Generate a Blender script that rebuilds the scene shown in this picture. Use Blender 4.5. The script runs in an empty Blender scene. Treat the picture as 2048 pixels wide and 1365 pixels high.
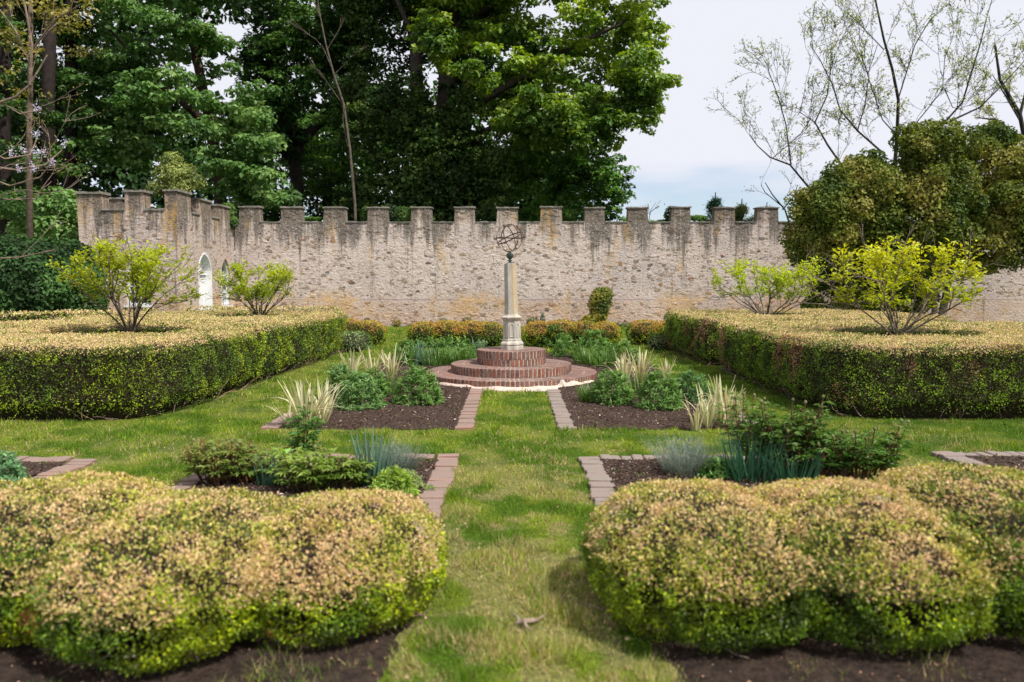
import bpy, math, random
import numpy as np
from mathutils import Vector, Matrix
random.seed(7)
RNG = np.random.default_rng(11)
S = bpy.context.scene
COL = S.collection
R = math.radians

# ------------------------------------------------------------------ camera
F_PX, CAM_H, PITCH = 1593.0, 1.65, R(4.29)
cd = bpy.data.cameras.new('camera'); cam = bpy.data.objects.new('camera', cd); COL.objects.link(cam)
cam.location = (0, 0, CAM_H); cam.rotation_euler = (math.pi/2 - PITCH, 0, 0)
cd.lens = 28.0; cd.sensor_width = 36.0; cd.clip_start = 0.05; cd.clip_end = 3000
cd.dof.use_dof = True; cd.dof.focus_distance = 13.0; cd.dof.aperture_fstop = 1.7
S.camera = cam

# ------------------------------------------------------------------ light
SUN_EL, SUN_AZ = R(54), R(128)        # azimuth clockwise from +Y (north): to the right and behind the camera
sd = (math.sin(SUN_AZ)*math.cos(SUN_EL), math.cos(SUN_AZ)*math.cos(SUN_EL), math.sin(SUN_EL))
sl = bpy.data.lights.new('sun', 'SUN'); so = bpy.data.objects.new('sun', sl); COL.objects.link(so)
sl.energy = 5.0; sl.angle = R(0.6); sl.color = (1.0, 0.945, 0.86)
so.rotation_euler = Vector(sd).to_track_quat('Z', 'Y').to_euler(); so.location = (8, -6, 12)
W = bpy.data.worlds.new('World'); S.world = W; W.use_nodes = True
nt = W.node_tree; nt.nodes.clear()
def nd(t, kind, **kw):
    n = t.nodes.new(kind)
    for k, v in kw.items():
        if k in n.inputs.keys() if hasattr(n.inputs, 'keys') else False: n.inputs[k].default_value = v
        else: setattr(n, k, v)
    return n
wo = nt.nodes.new('ShaderNodeOutputWorld'); bg = nt.nodes.new('ShaderNodeBackground')
sky = nt.nodes.new('ShaderNodeTexSky'); sky.sky_type = 'NISHITA'; sky.sun_disc = False
sky.sun_elevation = SUN_EL; sky.sun_rotation = SUN_AZ; sky.air_density = 1.0; sky.dust_density = .8; sky.ozone_density = 2.5
bg.inputs['Strength'].default_value = 0.1
tc = nt.nodes.new('ShaderNodeTexCoord'); mp = nt.nodes.new('ShaderNodeMapping'); mp.inputs['Scale'].default_value = (1.0, 1.0, 5.0)
mp.inputs['Location'].default_value = (0.3, 0.2, 0.0)
nz = nt.nodes.new('ShaderNodeTexNoise'); nz.inputs['Scale'].default_value = 2.3; nz.inputs['Detail'].default_value = 6; nz.inputs['Roughness'].default_value = 0.55
sep = nt.nodes.new('ShaderNodeSeparateXYZ')
el = nt.nodes.new('ShaderNodeMapRange'); el.inputs['From Min'].default_value = 0.06; el.inputs['From Max'].default_value = 0.19
el.inputs['To Min'].default_value = -0.22; el.inputs['To Max'].default_value = 0.34
ad = nt.nodes.new('ShaderNodeMath'); ad.operation = 'ADD'
cr = nt.nodes.new('ShaderNodeMapRange'); cr.interpolation_type = 'SMOOTHSTEP'
cr.inputs['From Min'].default_value = 0.30; cr.inputs['From Max'].default_value = 0.62; cr.inputs['To Min'].default_value = 0.35; cr.inputs['To Max'].default_value = 1.0
mx = nt.nodes.new('ShaderNodeMix'); mx.data_type = 'RGBA'; mx.inputs['B'].default_value = (7.0, 7.1, 7.8, 1)
L = nt.links.new
L(tc.outputs['Generated'], mp.inputs['Vector']); L(mp.outputs['Vector'], nz.inputs['Vector'])
L(tc.outputs['Generated'], sep.inputs[0]); L(sep.outputs['Z'], el.inputs['Value'])
L(nz.outputs['Fac'], ad.inputs[0]); L(el.outputs[0], ad.inputs[1]); L(ad.outputs[0], cr.inputs['Value'])
L(cr.outputs[0], mx.inputs['Factor']); hsv = nt.nodes.new('ShaderNodeHueSaturation'); hsv.inputs['Saturation'].default_value = 1.35; hsv.inputs['Value'].default_value = 1.15; L(sky.outputs[0], hsv.inputs['Color']); L(hsv.outputs[0], mx.inputs['A']); L(mx.outputs['Result'], bg.inputs['Color']); L(bg.outputs[0], wo.inputs['Surface'])
S.view_settings.view_transform = 'Standard'; S.view_settings.look = 'None'
S.view_settings.exposure = 0.30; S.view_settings.gamma = 1.0; S.view_settings.use_curve_mapping = False
S.render.engine = 'CYCLES'; S.cycles.use_denoising = True
S.cycles.max_bounces = 6; S.cycles.diffuse_bounces = 3; S.cycles.glossy_bounces = 2; S.cycles.transmission_bounces = 4; S.cycles.transparent_max_bounces = 4
S.cycles.sample_clamp_indirect = 6.0; S.cycles.caustics_reflective = False; S.cycles.caustics_refractive = False

# ------------------------------------------------------------------ pixels of the photograph -> places
cF = np.array([0, math.cos(PITCH), -math.sin(PITCH)]); cU = np.array([0, math.sin(PITCH), math.cos(PITCH)])
def ray(px, py):
    return cF + np.array([(px-1024)/F_PX, 0, 0]) - cU*((py-682.5)/F_PX)
def G(px, py, z=0.0):
    d = ray(px, py); return np.array([0, 0, CAM_H]) + d*((z-CAM_H)/d[2])
def at(px, py, Y):
    d = ray(px, py); return np.array([0, 0, CAM_H]) + d*(Y/d[1])
def mpp(Y): return Y/F_PX

# ------------------------------------------------------------------ noise
def _h(ix, iy, iz, s):
    n = (ix.astype(np.int64)*73856093) ^ (iy.astype(np.int64)*19349663) ^ (iz.astype(np.int64)*83492791) ^ (s*2654435761)
    n = (n ^ (n >> 13)) * 1274126177 & 0x7fffffff
    n = (n ^ (n >> 16)) & 0xffff
    return n/65535.0
def vnoise(P, sc, s=0):
    Q = np.asarray(P)*sc; I = np.floor(Q); Fv = Q-I; Fv = Fv*Fv*(3-2*Fv); I = I.astype(np.int64)
    out = 0
    for a in (0, 1):
        for b in (0, 1):
            for c in (0, 1):
                w = (Fv[:, 0] if a else 1-Fv[:, 0])*(Fv[:, 1] if b else 1-Fv[:, 1])*(Fv[:, 2] if c else 1-Fv[:, 2])
                out = out + w*_h(I[:, 0]+a, I[:, 1]+b, I[:, 2]+c, s)
    return out
def fbm(P, sc, s=0, o=3):
    t = 0; a = 1; m = 0
    for i in range(o):
        t = t + a*vnoise(P, sc*2**i, s+i*17); m += a; a *= .5
    return t/m
def nrm(v): return v/np.maximum(np.linalg.norm(v, axis=-1, keepdims=True), 1e-9)
def sm(x, a, b): t = np.clip((x-a)/(b-a), 0, 1); return t*t*(3-2*t)
def lerpc(a, b, t): return np.asarray(a)*(1-t[:, None]) + np.asarray(b)*t[:, None]

# ------------------------------------------------------------------ mesh making
def mesh_np(name, V, faces, C=None, smooth=False):
    """V (n,3); faces: list of int arrays (m,k)."""
    me = bpy.data.meshes.new(name)
    V = np.ascontiguousarray(V, dtype=np.float32)
    me.vertices.add(len(V)); me.vertices.foreach_set('co', V.ravel())
    fl = [np.asarray(f, dtype=np.int32) for f in faces if len(f)]
    nl = sum(f.size for f in fl); nf = sum(len(f) for f in fl)
    me.loops.add(nl); me.loops.foreach_set('vertex_index', np.concatenate([f.ravel() for f in fl]))
    me.polygons.add(nf)
    tot = np.concatenate([np.full(len(f), f.shape[1], dtype=np.int32) for f in fl])
    st = np.concatenate([[0], np.cumsum(tot)[:-1]]).astype(np.int32)
    me.polygons.foreach_set('loop_start', st)
    try: me.polygons.foreach_set('loop_total', tot)
    except Exception: pass
    me.polygons.foreach_set('use_smooth', np.full(nf, bool(smooth)))
    me.update(calc_edges=True)
    if C is not None:
        a = me.color_attributes.new('Col', 'FLOAT_COLOR', 'POINT')
        c4 = np.ones((len(V), 4), dtype=np.float32); c4[:, :3] = C; a.data.foreach_set('color', c4.ravel())
    return me
class MB:
    def __init__(s): s.V = []; s.Q = []; s.T = []; s.P = []; s.C = []; s.n = 0
    def add(s, V, quads=(), tris=(), col=None, polys=()):
        V = np.asarray(V, dtype=float).reshape(-1, 3)
        s.V.append(V)
        if len(quads): s.Q.append(np.asarray(quads)+s.n)
        if len(tris): s.T.append(np.asarray(tris)+s.n)
        for p in polys: s.P.append(np.asarray(p)[None]+s.n)
        c = np.ones((len(V), 3))*0.5 if col is None else np.broadcast_to(np.asarray(col, dtype=float), (len(V), 3))
        s.C.append(c); s.n += len(V); return s
    def box(s, x0, x1, y0, y1, z0, z1, col=None, ch=0.0):
        V = [(x, y, z) for z in (z0, z1) for x, y in ((x0, y0), (x1, y0), (x1, y1), (x0, y1))]
        if ch:
            V = [(x, y, z) for z in (z0, z1-ch) for x, y in ((x0, y0), (x1, y0), (x1, y1), (x0, y1))]
            V += [(x, y, z1) for x, y in ((x0+ch, y0+ch), (x1-ch, y0+ch), (x1-ch, y1-ch), (x0+ch, y1-ch))]
            q = [(0, 3, 2, 1), (8, 9, 10, 11)]
            for i in range(4):
                j = (i+1) % 4; q += [(i, j, 4+j, 4+i), (4+i, 4+j, 8+j, 8+i)]
            return s.add(V, q, col=col)
        return s.add(V, [(0, 3, 2, 1), (4, 5, 6, 7), (0, 1, 5, 4), (1, 2, 6, 5), (2, 3, 7, 6), (3, 0, 4, 7)], col=col)
    def tube(s, pts, rad, k=6, col=None, cap=True):
        pts = np.asarray(pts, dtype=float); n = len(pts); rad = np.broadcast_to(np.asarray(rad, dtype=float), (n,))
        T = np.gradient(pts, axis=0); T = nrm(T)
        ref = np.array([0, 0, 1.]) if abs(T[0][2]) < .9 else np.array([1., 0, 0])
        V = []
        A = None
        for i in range(n):
            A0 = ref if A is None else A
            A = A0 - T[i]*np.dot(A0, T[i]); A = A/max(np.linalg.norm(A), 1e-9); B = np.cross(T[i], A)
            th = np.arange(k)*2*math.pi/k
            V.append(pts[i] + rad[i]*(np.cos(th)[:, None]*A + np.sin(th)[:, None]*B))
        V = np.concatenate(V); Q = []
        for i in range(n-1):
            for j in range(k):
                jj = (j+1) % k; Q.append((i*k+j, i*k+jj, (i+1)*k+jj, (i+1)*k+j))
        P = [list(range(k))[::-1], [(n-1)*k+j for j in range(k)]] if cap else []
        return s.add(V, Q, col=col, polys=P)
    def lathe(s, prof, k=24, col=None, cx=0, cy=0, rot=0.0):
        V = []; Q = []
        for r, z in prof:
            for j in range(k):
                a = rot + j*2*math.pi/k; V.append((cx+r*math.cos(a), cy+r*math.sin(a), z))
        for i in range(len(prof)-1):
            for j in range(k):
                jj = (j+1) % k; Q.append((i*k+j, i*k+jj, (i+1)*k+jj, (i+1)*k+j))
        P = [list(range(k))[::-1], [(len(prof)-1)*k+j for j in range(k)]]
        return s.add(V, Q, col=col, polys=P)
    def data(s, name, smooth=False):
        fs = []
        if s.Q: fs.append(np.concatenate(s.Q))
        if s.T: fs.append(np.concatenate(s.T))
        byk = {}
        for p in s.P: byk.setdefault(p.shape[1], []).append(p)
        for k in byk: fs.append(np.concatenate(byk[k]))
        return mesh_np(name, np.concatenate(s.V), fs, np.concatenate(s.C), smooth)
    def build(s, name, m, parent=None, smooth=False, loc=None):
        return link(name, s.data(name, smooth), m, parent, loc)
def link(name, me, m=None, parent=None, loc=None):
    if m is not None and not me.materials: me.materials.append(m)
    o = bpy.data.objects.new(name, me); COL.objects.link(o)
    if parent: o.parent = parent
    if loc is not None: o.location = loc
    return o
def tag(o, label=None, cat=None, group=None, kind=None):
    if label: o['label'] = label
    if cat: o['category'] = cat
    if group: o['group'] = group
    if kind: o['kind'] = kind
    return o
def empty(name, loc, label, cat, group=None, rz=0):
    o = bpy.data.objects.new(name, None); COL.objects.link(o); o.location = loc; o.rotation_euler = (0, 0, rz)
    o.empty_display_size = .2
    return tag(o, label, cat, group)

# ------------------------------------------------------------------ materials
def newmat(name):
    m = bpy.data.materials.new(name); m.use_nodes = True; t = m.node_tree; t.nodes.clear()
    o = t.nodes.new('ShaderNodeOutputMaterial'); return m, t, o
def leafmat(name, transl=.35, rough=.5, spec=.3):
    m, t, o = newmat(name); a = t.nodes.new('ShaderNodeAttribute'); a.attribute_name = 'Col'
    p = t.nodes.new('ShaderNodeBsdfPrincipled'); p.inputs['Roughness'].default_value = rough; p.inputs['Specular IOR Level'].default_value = spec
    tr = t.nodes.new('ShaderNodeBsdfTranslucent'); mix = t.nodes.new('ShaderNodeMixShader'); mix.inputs[0].default_value = transl
    hs = t.nodes.new('ShaderNodeHueSaturation'); hs.inputs['Saturation'].default_value = 1.15; hs.inputs['Value'].default_value = 1.5; hs.inputs['Hue'].default_value = .49
    k = t.links.new
    k(a.outputs['Color'], p.inputs['Base Color']); k(a.outputs['Color'], hs.inputs['Color']); k(hs.outputs[0], tr.inputs['Color'])
    k(p.outputs[0], mix.inputs[1]); k(tr.outputs[0], mix.inputs[2]); k(mix.outputs[0], o.inputs[0]); return m
def simple(name, rgb, rough=.8, spec=.3, nscale=0, namp=.3, bump=0, bscale=40, rgb2=None, metal=0, attr=False, stretch=None):
    m, t, o = newmat(name); p = t.nodes.new('ShaderNodeBsdfPrincipled'); k = t.links.new
    p.inputs['Roughness'].default_value = rough; p.inputs['Specular IOR Level'].default_value = spec; p.inputs['Metallic'].default_value = metal
    g = t.nodes.new('ShaderNodeNewGeometry'); src = g.outputs['Position']
    if stretch:
        mpn = t.nodes.new('ShaderNodeMapping'); mpn.inputs['Scale'].default_value = stretch; k(src, mpn.inputs[0]); src = mpn.outputs[0]
    mixn = t.nodes.new('ShaderNodeMix'); mixn.data_type = 'RGBA'
    mixn.inputs['A'].default_value = (*rgb, 1); mixn.inputs['B'].default_value = (*(rgb2 or [c*(1-namp) for c in rgb]), 1)
    if nscale:
        n = t.nodes.new('ShaderNodeTexNoise'); n.inputs['Scale'].default_value = nscale; n.inputs['Detail'].default_value = 6; n.inputs['Roughness'].default_value = .65
        k(src, n.inputs['Vector'])
        r = t.nodes.new('ShaderNodeMapRange'); r.inputs['From Min'].default_value = .38; r.inputs['From Max'].default_value = .62; k(n.outputs['Fac'], r.inputs['Value']); k(r.outputs[0], mixn.inputs['Factor'])
    else: mixn.inputs['Factor'].default_value = 0
    c = mixn.outputs['Result']
    if attr:
        a = t.nodes.new('ShaderNodeAttribute'); a.attribute_name = 'Col'; m2 = t.nodes.new('ShaderNodeMix'); m2.data_type = 'RGBA'; m2.blend_type = 'MULTIPLY'
        m2.inputs['Factor'].default_value = 1; k(c, m2.inputs['A']); k(a.outputs['Color'], m2.inputs['B']); c = m2.outputs['Result']
    k(c, p.inputs['Base Color'])
    if bump:
        n2 = t.nodes.new('ShaderNodeTexNoise'); n2.inputs['Scale'].default_value = bscale; n2.inputs['Detail'].default_value = 5; k(g.outputs['Position'], n2.inputs['Vector'])
        b = t.nodes.new('ShaderNodeBump'); b.inputs['Strength'].default_value = bump; b.inputs['Distance'].default_value = .02; k(n2.outputs['Fac'], b.inputs['Height']); k(b.outputs[0], p.inputs['Normal'])
    k(p.outputs[0], o.inputs[0]); return m
M_leaf = leafmat('leaf'); M_leafthin = leafmat('leaf_thin', .45, .45, .35); M_box = leafmat('box_leaf', .25, .45, .35)
M_dark = leafmat('leaf_dark', .25, .6, .2); M_blade = leafmat('blade', .3, .4, .4); M_grass = leafmat('grass_blade', .35, .6, .2)
M_bark = simple('bark', (1, 1, 1), .9, .2, 6, .5, .8, 25, attr=True)
M_core = simple('light_block_core', (.045, .035, .022), .95, .1, 12, .5, 1, 30)  # twig-brown filler inside the foliage, added to block light
M_white = simple('white_paint', (.74, .75, .77), .55, .4, 3, .12)
M_lead = simple('grey_coping', (.26, .24, .21), .9, .2, 5, .45, .8, 30)
M_iron = simple('rusty_iron', (.10, .045, .028), .75, .3, 20, .6, .5, 80, rgb2=(.045, .03, .025))
M_verdigris = simple('verdigris', (.07, .13, .115), .6, .4, 25, .5, .4, 60, rgb2=(.05, .06, .05))
M_glass = simple('dark_glass', (.02, .025, .03), .08, .6)
def wallmat():
    m, t, o = newmat('lime_washed_rubble'); k = t.links.new; p = t.nodes.new('ShaderNodeBsdfPrincipled'); p.inputs['Roughness'].default_value = .93; p.inputs['Specular IOR Level'].default_value = .15
    a = t.nodes.new('ShaderNodeAttribute'); a.attribute_name = 'Col'; g = t.nodes.new('ShaderNodeNewGeometry'); sp = t.nodes.new('ShaderNodeSeparateXYZ'); k(g.outputs['Position'], sp.inputs[0])
    def noise(scale, stretch, detail=5, rough=.6, off=(0, 0, 0)):
        mpn = t.nodes.new('ShaderNodeMapping'); mpn.inputs['Scale'].default_value = stretch; mpn.inputs['Location'].default_value = off; k(g.outputs['Position'], mpn.inputs[0])
        n = t.nodes.new('ShaderNodeTexNoise'); n.inputs['Scale'].default_value = scale; n.inputs['Detail'].default_value = detail; n.inputs['Roughness'].default_value = rough; k(mpn.outputs[0], n.inputs['Vector']); return n.outputs['Fac']
    def mr(v, a0, a1, b0=0., b1=1.):
        r = t.nodes.new('ShaderNodeMapRange'); r.interpolation_type = 'SMOOTHSTEP'
        for nme, val in (('From Min', a0), ('From Max', a1), ('To Min', b0), ('To Max', b1)): r.inputs[nme].default_value = val
        k(v, r.inputs['Value']); return r.outputs[0]
    def mul(x, y, op='MULTIPLY'):
        n = t.nodes.new('ShaderNodeMath'); n.operation = op; n.use_clamp = op != 'MULTIPLY'
        for i, q in enumerate((x, y)):
            if isinstance(q, float): n.inputs[i].default_value = q
            else: k(q, n.inputs[i])
        return n.outputs[0]
    def mixc(f, c0, c1, bt='MIX'):
        n = t.nodes.new('ShaderNodeMix'); n.data_type = 'RGBA'; n.blend_type = bt
        k(f, n.inputs['Factor']) if not isinstance(f, float) else setattr(n.inputs['Factor'], 'default_value', f)
        for nme, c in (('A', c0), ('B', c1)):
            if isinstance(c, tuple): n.inputs[nme].default_value = (*c, 1)
            else: k(c, n.inputs[nme])
        return n.outputs['Result']
    c = a.outputs['Color']
    c = mixc(mr(noise(14, (1, 1, 1.6), 8, .75), .32, .68), mixc(1.0, c, (.72, .68, .66), 'MULTIPLY'), c)
    c = mixc(mr(noise(8, (1, 1, 1.7), 7, .8, (2, 2, 2)), .57, .66, 0., .75), c, mixc(1.0, c, (.50, .46, .44), 'MULTIPLY'))
    vo = t.nodes.new('ShaderNodeTexVoronoi'); vo.feature = 'DISTANCE_TO_EDGE'; vo.inputs['Scale'].default_value = 5.5; mv = t.nodes.new('ShaderNodeMapping'); mv.inputs['Scale'].default_value = (1, 1, 1.9)
    va = t.nodes.new('ShaderNodeVectorMath'); va.operation = 'MULTIPLY_ADD'; nn = t.nodes.new('ShaderNodeTexNoise'); nn.inputs['Scale'].default_value = 6; nn.inputs['Detail'].default_value = 4; k(g.outputs['Position'], nn.inputs['Vector']); k(nn.outputs['Color'], va.inputs[0]); va.inputs[1].default_value = (.16, .16, .16); k(g.outputs['Position'], va.inputs[2]); k(va.outputs[0], mv.inputs[0]); k(mv.outputs[0], vo.inputs['Vector'])
    c = mixc(mul(mr(vo.outputs['Distance'], .07, .0), mr(noise(2.2, (1, 1, 1), 5, .7, (5, 5, 5)), .42, .60)), c, mixc(1.0, c, (.42, .37, .34), 'MULTIPLY'))
    c = mixc(mr(noise(.35, (1, 1, 1.4), 3), .42, .62, 0., .55), c, mixc(1.0, c, (.80, .80, .84), 'MULTIPLY'))
    # pink low band, grey-brown soot below the crenels, ochre lichen
    low = mr(sp.outputs['Z'], 1.5, .1); c = mixc(mul(low, mr(noise(1.1, (1, 1, 1)), .35, .65, 0., .6)), c, mixc(1.0, c, (.98, .84, .74), 'MULTIPLY'))
    top = mr(sp.outputs['Z'], 2.3, 3.85)
    st = mul(mr(mul(noise(1.6, (2.1, 2.1, .12), 6, .7), mul(top, .20, 'MULTIPLY'), 'ADD'), .565, .72), mr(noise(22, (1, 1, .5), 4), .28, .5))
    c = mixc(mul(st, .85), c, (.10, .088, .075))
    up = mr(sp.outputs['Z'], 3.75, 4.15, 0., .6); c = mixc(mul(up, mr(noise(3.0, (1, 1, .7), 5, .7), .40, .60)), c, (.13, .11, .085))
    och = mr(noise(1.0, (1.2, 1.2, .35), 6, .7, (7, 3, 1)), .56, .68)
    band = mr(noise(.45, (1, 1, .8), 6, .75, (3, 1, 0)), .47, .60)
    zb = mul(mr(sp.outputs['Z'], .15, .6), mr(sp.outputs['Z'], 1.5, 1.0)); och = mul(och, mul(band, zb), 'MAXIMUM')
    c = mixc(mul(och, mr(noise(9, (1, 1, 1), 6, .8), .36, .60, 0., .75)), c, (.50, .30, .085))
    k(c, p.inputs['Base Color'])
    b = t.nodes.new('ShaderNodeBump'); b.inputs['Strength'].default_value = 1.0; b.inputs['Distance'].default_value = .05
    k(noise(9, (1, 1, 1.5), 8, .75), b.inputs['Height']); k(b.outputs[0], p.inputs['Normal'])
    k(p.outputs[0], o.inputs[0]); return m
M_wall = wallmat()
def brickmat(name, cols, topcol):
    m, t, o = newmat(name); k = t.links.new; p = t.nodes.new('ShaderNodeBsdfPrincipled'); p.inputs['Roughness'].default_value = .9; p.inputs['Specular IOR Level'].default_value = .2
    oi = t.nodes.new('ShaderNodeObjectInfo'); r = t.nodes.new('ShaderNodeValToRGB'); r.color_ramp.interpolation = 'LINEAR'
    e = r.color_ramp.elements
    for i, c in enumerate(cols):
        q = e[i] if i < 2 else e.new(.5)
        q.position = i/(len(cols)-1) if i != 1 else 1/(len(cols)-1); q.color = (*c, 1)
    k(oi.outputs['Random'], r.inputs[0])
    g = t.nodes.new('ShaderNodeNewGeometry'); n = t.nodes.new('ShaderNodeTexNoise'); n.inputs['Scale'].default_value = 18; n.inputs['Detail'].default_value = 7; n.inputs['Roughness'].default_value = .7
    k(g.outputs['Position'], n.inputs['Vector'])
    mr = t.nodes.new('ShaderNodeMapRange'); mr.inputs['From Min'].default_value = .42; mr.inputs['From Max'].default_value = .62; k(n.outputs['Fac'], mr.inputs['Value'])
    mm = t.nodes.new('ShaderNodeMath'); mm.operation = 'MULTIPLY'; mm.inputs[1].default_value = .55; k(mr.outputs[0], mm.inputs[0])
    mx = t.nodes.new('ShaderNodeMix'); mx.data_type = 'RGBA'; k(mm.outputs[0], mx.inputs['Factor']); k(r.outputs[0], mx.inputs['A']); mx.inputs['B'].default_value = (*topcol, 1)
    # weathered film on faces that look up (worn grey mortar dust)
    sp = t.nodes.new('ShaderNodeSeparateXYZ'); k(g.outputs['True Normal'], sp.inputs[0]); m2 = t.nodes.new('ShaderNodeMapRange'); m2.inputs['From Min'].default_value = .6; m2.inputs['From Max'].default_value = .95; m2.inputs['To Max'].default_value = .62
    k(sp.outputs['Z'], m2.inputs['Value']); mx2 = t.nodes.new('ShaderNodeMix'); mx2.data_type = 'RGBA'; k(m2.outputs[0], mx2.inputs['Factor']); k(mx.outputs['Result'], mx2.inputs['A']); mx2.inputs['B'].default_value = (*topcol, 1)
    k(mx2.outputs['Result'], p.inputs['Base Color'])
    b = t.nodes.new('ShaderNodeBump'); b.inputs['Strength'].default_value = .7; b.inputs['Distance'].default_value = .01; n2 = t.nodes.new('ShaderNodeTexNoise'); n2.inputs['Scale'].default_value = 60; k(g.outputs['Position'], n2.inputs['Vector']); k(n2.outputs['Fac'], b.inputs['Height']); k(b.outputs[0], p.inputs['Normal'])
    k(p.outputs[0], o.inputs[0]); return m
M_brick = brickmat('old_red_brick', [(.17, .05, .035), (.09, .045, .04), (.26, .075, .04), (.13, .055, .045), (.38, .13, .05), (.11, .065, .06)], (.25, .185, .16))
M_paverL = brickmat('pink_paver', [(.21, .12, .09), (.24, .155, .125), (.15, .105, .09), (.31, .155, .115)], (.23, .18, .155))
M_paverR = brickmat('grey_paver', [(.20, .145, .125), (.23, .18, .155), (.15, .125, .115), (.25, .165, .135)], (.22, .19, .17))
M_mortar = simple('mortar', (.46, .40, .33), .95, .1, 12, .35, .8, 60)
M_mortarpink = simple('pale_mortar', (.62, .50, .43), .95, .1, 5, .25, .8, 40)
def stonemat():
    m, t, o = newmat('weathered_stone'); k = t.links.new; p = t.nodes.new('ShaderNodeBsdfPrincipled'); p.inputs['Roughness'].default_value = .85; p.inputs['Specular IOR Level'].default_value = .25
    g = t.nodes.new('ShaderNodeNewGeometry'); tcn = t.nodes.new('ShaderNodeTexCoord'); sp = t.nodes.new('ShaderNodeSeparateXYZ'); k(tcn.outputs['Object'], sp.inputs[0])
    def N(sc, st, d=6, r=.65):
        mpn = t.nodes.new('ShaderNodeMapping'); mpn.inputs['Scale'].default_value = st; k(tcn.outputs['Object'], mpn.inputs[0]); n = t.nodes.new('ShaderNodeTexNoise'); n.inputs['Scale'].default_value = sc; n.inputs['Detail'].default_value = d; n.inputs['Roughness'].default_value = r; k(mpn.outputs[0], n.inputs['Vector']); return n.outputs['Fac']
    def MR(v, a, b, c=0., d=1.):
        r = t.nodes.new('ShaderNodeMapRange'); r.interpolation_type = 'SMOOTHSTEP'
        for nme, val in (('From Min', a), ('From Max', b), ('To Min', c), ('To Max', d)): r.inputs[nme].default_value = val
        k(v, r.inputs['Value']); return r.outputs[0]
    def MX(f, a, b):
        n = t.nodes.new('ShaderNodeMix'); n.data_type = 'RGBA'; k(f, n.inputs['Factor'])
        for nme, c in (('A', a), ('B', b)):
            if isinstance(c, tuple): n.inputs[nme].default_value = (*c, 1)
            else: k(c, n.inputs[nme])
        return n.outputs['Result']
    def MU(a, b):
        n = t.nodes.new('ShaderNodeMath'); n.operation = 'MULTIPLY'; k(a, n.inputs[0]); k(b, n.inputs[1]); return n.outputs[0]
    c = MX(MR(N(9, (1, 1, .25)), .35, .65), (.50, .45, .38), (.34, .32, .29))
    och = MU(MR(sp.outputs['X'], -.015, .05), MR(sp.outputs['Z'], .45, .75)); c = MX(MU(och, MR(N(7, (1, 1, .15)), .25, .55, .2, .75)), c, (.42, .31, .15))
    c = MX(MR(N(20, (1, 1, .35), 8, .8), .50, .68, 0., .7), c, (.20, .18, .15))
    k(c, p.inputs['Base Color']); b = t.nodes.new('ShaderNodeBump'); b.inputs['Strength'].default_value = .5; b.inputs['Distance'].default_value = .008; k(N(60, (1, 1, 1)), b.inputs['Height']); k(b.outputs[0], p.inputs['Normal'])
    k(p.outputs[0], o.inputs[0]); return m
M_stone = stonemat()

# ------------------------------------------------------------------ leaves
def rdir(n, up=0.0):
    v = RNG.normal(size=(n, 3)); v = nrm(v); v[:, 2] += up; return nrm(v)
def leaf_geo(P, D, N, Ln, Wd, fold=.25):
    """four verts, two triangles each: a folded pointed leaf from P along D facing N"""
    n = len(P); D = nrm(D); Sd = nrm(np.cross(D, N)); Nn = np.cross(Sd, D)
    Ln = np.broadcast_to(Ln, (n,))[:, None]; Wd = np.broadcast_to(Wd, (n,))[:, None]
    tip = P + D*Ln - Nn*Ln*.12; mid = P + D*Ln*.48 + Nn*Wd*fold*.6
    V = np.stack([P, mid+Sd*Wd*.5, tip, mid-Sd*Wd*.5], 1).reshape(-1, 3)
    b = np.arange(n)*4; T = np.concatenate([np.stack([b, b+1, b+2], 1), np.stack([b, b+2, b+3], 1)])
    return V, T
def leaves(mb, P, D, N, Ln, Wd, C, fold=.25):
    V, T = leaf_geo(P, D, N, Ln, Wd, fold); C = np.repeat(np.asarray(C), 4, axis=0); mb.add(V, tris=T, col=C)
def jit(C, amt=.15):
    C = np.asarray(C); k = 1 + RNG.normal(size=(len(C), 1))*amt; k2 = 1 + RNG.normal(size=(len(C), 3))*amt*.3
    return np.clip(C*k*k2, .003, .9)
def puffs(mb, puffl, dens, size, cfun, shell=.45, up=.5, lay=.35):
    """leaf masses: list of (centre, (a,b,c)); dens leaves per m2 of projected shell"""
    for c, r in puffl:
        r = np.asarray(r); A = 4*math.pi*((r[0]*r[1])**1.6/3+(r[0]*r[2])**1.6/3+(r[1]*r[2])**1.6/3)**(1/1.6)
        n = int(A*dens)
        if n < 3: continue
        u = rdir(n); u = u[(u[:, 1] < .3) | (RNG.random(n) < .35)]; n = len(u); rr = 1 - shell*RNG.random(n)**1.6
        P0 = u*r
        nz_ = fbm(P0+np.asarray(c), 1.3/np.mean(r)*1.6, 5, 2); rr = rr*(.72+.5*nz_)
        P = np.asarray(c) + P0*rr[:, None]
        N = nrm(u/np.maximum(r/np.mean(r), .3)*1.0 + np.array([0, 0, up]) + RNG.normal(size=(n, 3))*lay)
        D = nrm(np.cross(N, rdir(n))) + np.array([0, 0, -.25])
        s = size*(.65+.7*RNG.random(n))
        leaves(mb, P, D, N, s, s*.8, cfun(P, N), .2)
def fluff(pl, k, fr=.45, flat=.55, keep=.62, out=.85, seed=0):
    rs = np.random.default_rng(seed); o = []
    for c, r in pl:
        r = np.asarray(r); o.append((c, tuple(r*keep)))
        for _ in range(k):
            u = rs.normal(size=3); u /= np.linalg.norm(u); q = r.mean()*fr*(.6+.8*rs.random()); o.append((np.asarray(c)+u*r*out*(.75+.35*rs.random()), (q, q*.9, q*flat)))
    return o
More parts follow.
